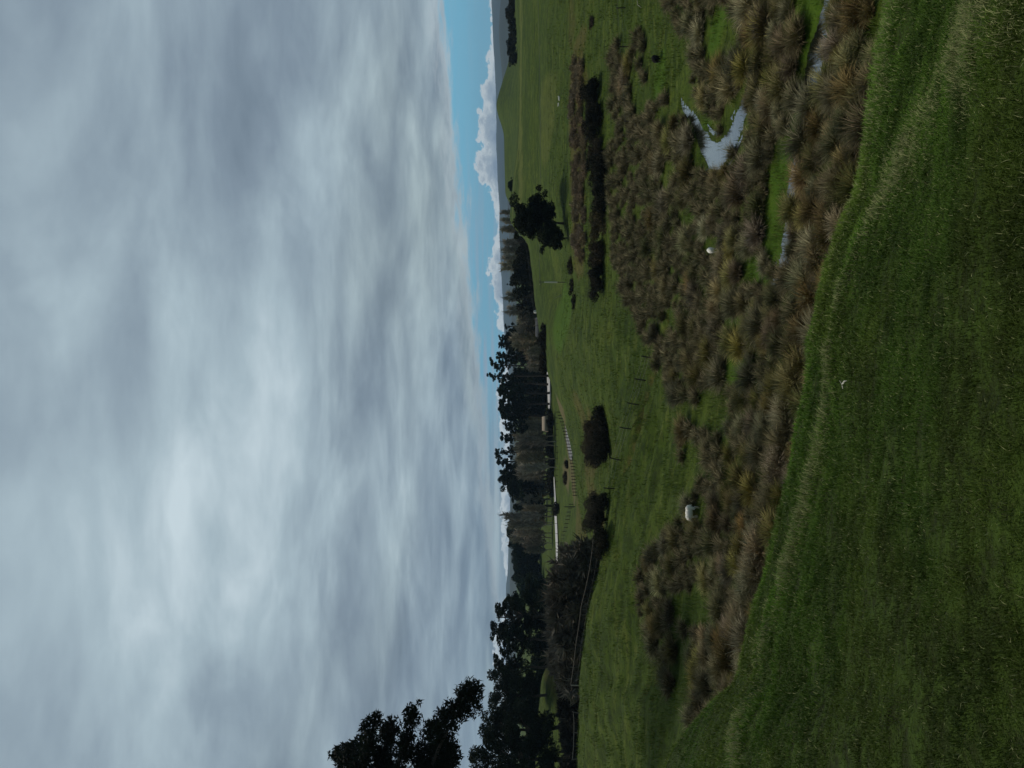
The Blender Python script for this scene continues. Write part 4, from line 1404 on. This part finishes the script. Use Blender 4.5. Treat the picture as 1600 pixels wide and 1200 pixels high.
# the dark branches of a big pine just outside the left of the picture
def near_pine():
    g = np.random.RandomState(77)
    d = 72.0
    def W(u, v, dd=0.0):
        return np.array([(u - 600) / 1200 * (d + dd), d + dd, -(v - 800) / 1200 * (d + dd)])
    bx, by, bz = place(-105, d)
    root = thing('pine_tree', 'big near pine whose dark limbs reach in from the left edge against the sky', 'tree', (bx, by, bz))
    B = np.array([bx, by, bz])
    tb = MB(); cb = MB()
    trunk = np.array([B + (0, 0, -0.5), W(-100, 800), W(-92, 650), W(-88, 520), W(-84, 420)]) - B
    tb.tube(trunk, [0.75, 0.6, 0.45, 0.3, 0.12], BARK, 8)
    limbs = [  # start, mid, tip
        (W(-92, 640), W(30, 685, -2), W(133, 737, -1)),
        (W(-92, 655), W(10, 672, 1), W(96, 700, 2)),
        (W(-92, 605), W(10, 622, -1), W(95, 650, -2)),
        (W(-90, 575), W(0, 590, 2), W(70, 612, 1)),
        (W(-90, 545), W(-10, 562, -3), W(66, 588, -2)),
        (W(-88, 515), W(-30, 520, 2), W(40, 552, 3)),
        (W(-86, 490), W(-60, 500), W(-20, 525)),
        (W(-94, 690), W(-40, 690, 3), W(30, 712, 3)),
        (W(-90, 640), W(-150, 600), W(-220, 580)), (W(-90, 720), W(-160, 700), W(-240, 700)), (W(-88, 560), W(-140, 540), W(-180, 520)),
    ]
    cents = []; rads = []
    for a, m, b in limbs:
        a, m, b = a - B, m - B, b - B
        tb.tube([a, m, b], [0.26, 0.16, 0.05], BARK, 6)
        for k in range(9):
            t = 0.30 + 0.70 * k / 8
            p = (1 - t) ** 2 * a + 2 * t * (1 - t) * m + t * t * b
            rr = (0.95 - 0.35 * t) * (0.75 + 0.5 * g.rand())
            q = p + g.randn(3) * np.array([0.35, 0.8, 0.35]) + np.array([0, 0, 0.25])
            cents.append(q); rads.append(rr)
            tb.tube([p, p * 0.4 + q * 0.6, q], [0.06, 0.045, 0.02], BARK, 4)
            for j in range(2):
                cents.append(q + g.randn(3) * rr * 0.7); rads.append(rr * (0.4 + 0.3 * g.rand()))
    # thick bodies of needles seen at the edge
    for (u, v, r) in [(20, 560, 1.3), (0, 590, 1.6), (40, 575, 1.1), (15, 620, 1.1), (62, 610, 0.9), (30, 690, 1.0), (5, 700, 1.1), (-20, 600, 1.5), (-10, 660, 1.3), (78, 645, 0.8), (60, 700, 0.9), (85, 715, 0.9), (108, 728, 0.9), (125, 738, 0.7), (112, 745, 0.7), (95, 740, 0.8), (10, 545, 1.0), (50, 665, 0.7), (20, 650, 0.8)]:
        cents.append(W(u, v, g.randn() * 1.2) - B); rads.append(r)
    tones = [np.array((0.016, 0.026, 0.014)) * (0.7 + 0.7 * g.rand()) for _ in cents]
    leaf_cards(cb, cents, [r * 1.25 for r in rads], 190, 0.36, tones, g, 0.85, True)
    leaf_cards(cb, cents, rads, 110, 0.24, tones, g, 0.85, False)
    link('trunk', tb.mesh('trunk', M_BARK, True), root)
    link('crown', cb.mesh('crown', M_LEAF), root)


near_pine()

# ------------------------------------------------------------------ fences and poles
WOODC = (0.075, 0.065, 0.055); PALE = (0.34, 0.31, 0.27)


def fence(label, pts, hgt, wires, post_r=0.06, wire_r=0.012, wire_col=(0.25, 0.25, 0.25), post_col=WOODC, group=None, leans=None, rail=None, pale=()):
    P = [np.array(p, float) for p in pts]
    r = thing('fence', label, 'fence', P[0], 0, group)
    o = P[0]
    tops = []
    for i, p in enumerate(P):
        lx = (leans[i] if leans else R.uniform(-0.05, 0.05)) * hgt
        b = MB()
        a = p - o
        t = a + np.array([lx, R.uniform(-0.04, 0.04), hgt * R.uniform(0.94, 1.05)])
        b.tube([a - np.array([0, 0, 0.4]), a * 0.5 + t * 0.5, t], [post_r, post_r * 0.97, post_r * 0.9], PALE if i in pale else post_col, 7)
        link('post', b.mesh('post', M_WOOD), r)
        tops.append((a, t))
    b = MB()
    for f in wires:
        for (a0, t0), (a1, t1) in zip(tops[:-1], tops[1:]):
            p0 = a0 + (t0 - a0) * f; p1 = a1 + (t1 - a1) * f
            n = 6
            pp = [p0 + (p1 - p0) * k / n - np.array([0, 0, 0.06 * math.sin(math.pi * k / n)]) for k in range(n + 1)]
            b.tube(pp, wire_r, wire_col, 4, False)
    if wires: link('wires', b.mesh('wires', M_WOOD), r)
    if rail:
        b = MB()
        for (a0, t0), (a1, t1) in zip(tops[rail[0]:-1], tops[rail[0] + 1:]):
            b.tube([t0, (t0 + t1) / 2 - np.array([0, 0, 0.05]), t1], rail[1], rail[2], 5, False)
        link('rail', b.mesh('rail', M_WOOD), r)
    return r


def GA(u, v):
    x, y, z = ground_at(u, v, h, dmin=26)
    return (x, y, z)


def GB(u, d):
    return place(u, d)


fence('wire fence on leaning dark posts climbing the paddock edge above the gully', [GA(640, 1024), GA(605, 1009), GA(567, 998), GA(529, 987), GA(480, 971), GA(436, 961)], 1.35,
      (0.35, 0.62, 0.9), 0.075, 0.010, (0.2, 0.2, 0.19), (0.03, 0.027, 0.023), leans=[0.2, 0.18, 0.2, 0.2, 0.28, 0.1])
fence('pale-railed fence along the left paddock crest in front of the willows', [GB(421, 97), GB(368, 98), GB(310, 99), GB(252, 101), GB(192, 104), GB(129, 106)], 1.25,
      (0.45,), 0.075, 0.010, (0.2, 0.2, 0.19), (0.06, 0.052, 0.045), rail=(0, 0.05, (0.12, 0.105, 0.09)), pale=(5,))
fence('short broken fence end on the far left crest', [GB(85, 106), GB(55, 106), GB(15, 105)], 1.0, (0.85,), 0.06, 0.02, (0.3, 0.3, 0.28), (0.12, 0.11, 0.10), leans=[0.3, 0.0, -0.2])
fence('three dark posts of a wire fence crossing the wet marsh on the right', [GA(1245, 976), GA(1188, 978), GA(1127, 983), GA(1068, 986), GA(1010, 990)], 1.25, (0.5, 0.9), 0.075, 0.008, (0.2, 0.2, 0.19), (0.025, 0.023, 0.02))
fence('row of small posts along the crest behind the pale pole', [GB(u, np.interp(u, [675, 750, 815, 862], [233, 248, 258, 280])) for u in range(862, 690, -9)], 1.15, (0.9,), 0.075, 0.012, group=None)
fence('close-set dark post fence beside the pale track and the brown earth bank', [GB(u, np.interp(u, [425, 450, 525, 560], [196, 196, 206, 212])) for u in range(556, 424, -5)], 1.2, (0.4, 0.85), 0.10, 0.03, (0.06, 0.055, 0.05), (0.03, 0.027, 0.023))
fence('post and wire fence running slantwise over the flat towards the white road', [GB(u, np.interp(u, [326, 412], [285, 226])) for u in range(412, 325, -6)], 1.3, (0.5, 0.9), 0.10, 0.03, (0.07, 0.065, 0.06), (0.035, 0.03, 0.026))
fence('low fence of tiny posts at the far side of the flat below the poplars', [GB(u, 300) for u in range(556, 430, -9)], 1.2, (0.9,), 0.09, 0.025, (0.07, 0.065, 0.06), (0.04, 0.036, 0.03))
fence('few thin posts standing along the edge of the white road', [GB(u, np.interp(u, [325, 380], [289, 299])) for u in (326, 338, 352, 366, 382)], 1.3, (), 0.08, 0.02)


def utility_pole():
    x, y, z = GA(759, 884)
    Hh = -(842 - 800) / 1200 * y - z
    r = thing('utility_pole', 'pale slim pole standing alone on the grass slope left of the lone cypress', 'pole', (x, y, z))
    b = MB(); b.tube([(0, 0, -0.5), (0, 0, Hh * 0.5), (0.05, 0, Hh)], [0.10, 0.09, 0.07], (0.10, 0.09, 0.08), 8)
    link('shaft', b.mesh('shaft', M_WOOD, True), r)
    b = MB(); b.tube([(0, 0, Hh * 0.30), (0.02, 0, Hh * 0.55), (0.03, 0, Hh * 0.80)], [0.15, 0.15, 0.14], (0.62, 0.62, 0.58), 10)
    link('sleeve', b.mesh('sleeve', M_PAINT, True), r)
    b = MB(); b.box((-0.55, -0.05, Hh - 0.35), (0.65, 0.05, Hh - 0.25), (0.10, 0.09, 0.08)); b.box((-0.5, -0.04, Hh - 0.25), (-0.42, 0.04, Hh - 0.1), (0.4, 0.4, 0.38)); b.box((0.52, -0.04, Hh - 0.25), (0.6, 0.04, Hh - 0.1), (0.4, 0.4, 0.38))
    link('crossarm', b.mesh('crossarm', M_WOOD), r)
    # the line it carries to the right
    tx, ty = (1260 - 600) / 1200 * 185, 185
    e = np.array([tx, ty, -(839 - 800) / 1200 * 185])
    s = np.array([x, y, z + Hh - 0.1])
    w = MB()
    w.tube([s + (e - s) * k / 16 - np.array([0, 0, 0.5 * math.sin(math.pi * k / 16)]) for k in range(17)], 0.03, (0.16, 0.17, 0.17), 4, False)
    tag(link('overhead_wire', w.mesh('overhead_wire', M_PAINT)), 'thin overhead wire running from the pale pole past the lone cypress', 'wire')
    x, y, z = GA(740, 879)
    w = MB(); w.tube([(0, 0, -0.2), (-0.5, 0.1, 0.9), (-0.95, 0.2, 1.9)], [0.07, 0.06, 0.05], (0.30, 0.28, 0.20), 6)
    tag(link('leaning_stick', w.mesh('leaning_stick', M_WOOD), None, (x, y, z)), 'thin pale stick leaning over on the slope beside the pale pole', 'stick')
    x, y, z = GB(408, 214)
    w = MB(); w.tube([(0, 0, -0.4), (0.02, 0, 1.5), (0, 0, 3.0)], [0.14, 0.13, 0.11], (0.03, 0.028, 0.024), 8)
    tag(link('gate_post', w.mesh('gate_post', M_WOOD, True), None, (x, y, z)), 'tall dark post standing alone where the slanting fence begins on the flat', 'post')


utility_pole()


def buildings():
    # cottage with a hipped straw-coloured roof among the poplars
    x, y, z = GB(538, 336)
    r = thing('cottage', 'small cottage with a beige hipped roof among the bare poplars by the road', 'house', (x, y, z + 0.6), 0.12)
    b = MB(); b.box((-2.9, -2.0, -1.2), (2.9, 2.0, 1.6), (0.10, 0.09, 0.075)); link('wall', b.mesh('wall', M_PAINT), r)
    b = MB()
    V = [(-3.5, -2.6, 1.55), (3.5, -2.6, 1.55), (3.5, 2.6, 1.55), (-3.5, 2.6, 1.55), (-3.0, 0, 4.2), (3.0, 0, 4.2)]
    b.add(V, [(0, 1, 5, 4), (2, 3, 4, 5), (3, 2, 1, 0)], (0.33, 0.28, 0.22)); b.add(V, [(1, 2, 5), (3, 0, 4)], (0.33, 0.28, 0.22))
    link('roof', b.mesh('roof', M_PAINT), r)
    for q in (-1.7, 1.6):
        b = MB(); b.box((q - 0.5, -2.04, 0.2), (q + 0.5, -1.9, 1.2), (0.02, 0.022, 0.025)); link('window', b.mesh('window', M_PAINT), r)
    b = MB(); b.box((-0.45, -2.05, -1.0), (0.45, -1.9, 1.2), (0.06, 0.045, 0.03)); link('door', b.mesh('door', M_PAINT), r)
    # long low grey roof behind the crest
    x, y, z = GB(689, 268)
    zt = -(836.5 - 800) / 1200 * 268
    r = thing('barn', 'long low grey-roofed barn showing just over the paddock crest', 'barn', (x, y, z), -0.1)
    hh = zt - z
    b = MB(); b.box((-3.4, -2.4, -0.5), (3.4, 2.4, hh - 1.5), (0.09, 0.09, 0.085)); link('wall', b.mesh('wall', M_PAINT), r)
    b = MB()
    an = np.linspace(0, math.pi, 9)
    V = []
    for xx in (-3.9, 3.9):
        for a in an:
            V.append((xx * (1 - 0.18 * math.sin(a)), -2.8 * math.cos(a), hh - 1.55 + 1.55 * math.sin(a)))
    b.add(V, [(k, k + 1, k + 10, k + 9) for k in range(8)], (0.085, 0.088, 0.095))
    for e in (0, 9):
        b.add(V[e:e + 9], [tuple(range(9))], (0.10, 0.10, 0.11))
    link('roof', b.mesh('roof', M_PAINT), r)
    # white tank beside it
    x, y, z = GB(713, 262)
    zt = -(834 - 800) / 1200 * 262
    r = thing('water_tank', 'small white tank on the crest between the barn and the dark trees', 'tank', (x, y, z))
    b = MB(); b.tube([(0, 0, -0.3), (0, 0, zt - z - 0.2), (0, 0, zt - z)], [0.55, 0.55, 0.40], (0.6, 0.6, 0.57), 14); link('shell', b.mesh('shell', M_PAINT), r)
    b = MB(); b.tube([(0, 0, zt - z), (0, 0, zt - z + 0.12)], [0.2, 0.2], (0.4, 0.4, 0.4), 10); link('lid', b.mesh('lid', M_PAINT), r)


buildings()

# ------------------------------------------------------------------ sheep
def sheep_mesh(name, wool, face, pose):
    bm = bmesh.new()

    def ball(c, r, rot=None):
        m = Matrix.Translation(c)
        if rot is not None: m = m @ Matrix.Rotation(rot, 4, 'Y')
        m = m @ Matrix.Diagonal((*r, 1))
        bmesh.ops.create_icosphere(bm, subdivisions=3, radius=1.0, matrix=m)

    def limb(a, b, r0, r1):
        a = Vector(a); b = Vector(b)
        for k in range(9):
            t = k / 8
            c = a.lerp(b, t); r = r0 + (r1 - r0) * t
            bmesh.ops.create_icosphere(bm, subdivisions=2, radius=r, matrix=Matrix.Translation(c))
    drop = 0.0 if pose != 'lying' else -0.36
    # barrel, rump, chest
    ball((0, 0, 0.68 + drop), (0.46, 0.27, 0.28))
    ball((-0.30, 0, 0.70 + drop), (0.26, 0.25, 0.27))
    ball((0.28, 0, 0.67 + drop), (0.25, 0.24, 0.28))
    if pose == 'grazing':
        limb((0.42, 0, 0.70), (0.66, 0, 0.44), 0.17, 0.10)
        limb((0.66, 0, 0.42), (0.74, 0, 0.16), 0.095, 0.055)
        ears = [(0.63, 0.15, 0.44), (0.63, -0.15, 0.44)]
    else:
        limb((0.42, 0, 0.78 + drop), (0.62, 0, 0.98 + drop), 0.17, 0.11)
        limb((0.62, 0, 1.02 + drop), (0.84, 0, 0.93 + drop), 0.105, 0.06)
        ears = [(0.58, 0.15, 1.03 + drop), (0.58, -0.15, 1.03 + drop)]
    for e in ears: ball(e, (0.035, 0.085, 0.03))
    limb((-0.53, 0, 0.78 + drop), (-0.60, 0, 0.52 + drop), 0.06, 0.035)     # tail
    if pose == 'lying':
        for s in (-1, 1):
            limb((0.30, 0.16 * s, 0.14), (0.52, 0.15 * s, 0.06), 0.06, 0.04)
            limb((-0.30, 0.24 * s, 0.16), (-0.05, 0.27 * s, 0.06), 0.09, 0.045)
    else:
        for s in (-1, 1):
            limb((0.28, 0.13 * s, 0.52), (0.30, 0.13 * s, 0.26), 0.075, 0.045)
            limb((0.30, 0.13 * s, 0.26), (0.29, 0.13 * s, 0.0), 0.042, 0.036)
            limb((-0.36, 0.13 * s, 0.55), (-0.30, 0.13 * s, 0.36), 0.11, 0.06)
            limb((-0.30, 0.13 * s, 0.36), (-0.42, 0.13 * s, 0.24), 0.055, 0.04)
            limb((-0.42, 0.13 * s, 0.24), (-0.40, 0.13 * s, 0.0), 0.038, 0.035)
    me = bpy.data.meshes.new(name)
    bm.to_mesh(me); bm.free()
    o = bpy.data.objects.new(name, me); C.objects.link(o)
    md = o.modifiers.new('blend', 'REMESH'); md.mode = 'VOXEL'; md.voxel_size = 0.022; md.use_smooth_shade = True
    sm = o.modifiers.new('soft', 'SMOOTH'); sm.factor = 0.5; sm.iterations = 3
    dg = bpy.context.evaluated_depsgraph_get()
    ev = o.evaluated_get(dg)
    fin = bpy.data.meshes.new_from_object(ev)
    bpy.data.objects.remove(o)
    n = len(fin.vertices)
    co = np.empty(n * 3, np.float32); fin.vertices.foreach_get('co', co); co = co.reshape(-1, 3)
    nv = np.empty(n * 3, np.float32); fin.vertices.foreach_get('normal', nv); nv = nv.reshape(-1, 3)
    body = (np.abs(co[:, 0]) < 0.6) & (co[:, 2] > 0.34 + drop)
    lump = (fbm(co[:, 0] * 16 + co[:, 2] * 7, co[:, 1] * 16 + co[:, 2] * 11, 3, 4) - 0.5) * 0.05
    co += nv * (lump * body)[:, None]
    fin.vertices.foreach_set('co', co.ravel())
    c = np.where(body[:, None], np.array(wool), np.array(face))
    ca = fin.color_attributes.new('col', 'FLOAT_COLOR', 'POINT')
    c4 = np.ones((n, 4), np.float32); c4[:, :3] = c
    ca.data.foreach_set('color', c4.ravel())
    fin.materials.clear(); fin.materials.append(M_WOOL)
    fin.polygons.foreach_set('use_smooth', np.ones(len(fin.polygons), bool))
    fin.update(); fin.name = name
    return fin


WHITE = (0.80, 0.78, 0.72); FACE = (0.50, 0.47, 0.42); BLK = (0.012, 0.011, 0.011)
s_graze = sheep_mesh('sheep', WHITE, FACE, 'grazing')
s_lie = sheep_mesh('sheep', WHITE, FACE, 'lying')
s_blk = sheep_mesh('sheep', BLK, BLK, 'grazing')


def put_sheep(me, u, v, rz, s, lab, dz=0.0):
    x, y, z = GA(u, v)
    o = link('sheep', me, None, (x, y, gz(x, y) + dz))
    o.rotation_euler = (0, 0, rz); o.scale = (s, s, s)
    tag(o, lab, 'sheep')


put_sheep(s_graze, 399, 1092, math.radians(172), 1.05, 'white sheep grazing with its head down among brown tussocks on the valley floor')
put_sheep(s_graze, 809, 1124, math.radians(78), 0.85, 'white sheep half hidden in tussocks, seen from behind, above the marsh stream')
put_sheep(s_blk, 1108, 1033, math.radians(52), 1.2, 'black sheep feeding in the marsh beside a tussock on the right', -0.25)
put_sheep(s_lie, 1046, 875.5, math.radians(5), 0.8, 'tiny white sheep lying on the far right hillside, right one of two', -0.12)
put_sheep(s_lie, 1037, 874, math.radians(160), 0.6, 'tiny white sheep lying on the far right hillside, left one of two', -0.1)

# ------------------------------------------------------------------ small things on the grass
def small_things():
    x, y, z = ground_at(593, 1320, h)
    b = MB()
    b.tube([(0, 0, 0.02), (0.05, -0.05, 0.05), (0.09, -0.14, 0.06), (0.10, -0.22, 0.05)], [0.006, 0.012, 0.011, 0.004], (0.55, 0.54, 0.48), 6)
    b.tube([(0.05, -0.05, 0.05), (0.10, -0.04, 0.08)], [0.007, 0.003], (0.5, 0.48, 0.42), 5)
    tag(link('dry_twig', b.mesh('dry_twig', M_WOOD, True), None, (x, y, z)), 'small bleached twig lying on the near green bank', 'twig')
    x, y, z = GA(1196, 1003)
    b = MB()
    b.tube([(-0.6, 0, 0.05), (-0.2, 0.1, 0.45), (0.3, 0.1, 0.5), (0.7, 0, 0.25)], [0.03, 0.04, 0.035, 0.02], (0.35, 0.33, 0.28), 6)
    tag(link('dead_branch', b.mesh('dead_branch', M_WOOD, True), None, (x, y, z)), 'bleached bent branch lying in the marsh by the right edge', 'branch')


small_things()

# ------------------------------------------------------------------ the moist air
def build_haze():
    b = MB(); b.box((-9500, -600, -80), (9500, 9800, 420), (1, 1, 1))
    me = b.mesh('haze', None)
    m = bpy.data.materials.new('moist_air'); m.use_nodes = True
    t = m.node_tree; t.nodes.clear()
    o = t.nodes.new('ShaderNodeOutputMaterial'); v = t.nodes.new('ShaderNodeVolumePrincipled')
    v.inputs['Color'].default_value = (0.46, 0.70, 1.0, 1)
    v.inputs['Density'].default_value = 0.000068
    t.links.new(v.outputs[0], o.inputs['Volume'])
    me.materials.append(m)
    tag(link('haze', me), 'pale moist air over the whole valley', 'haze', kind='stuff')


build_haze()
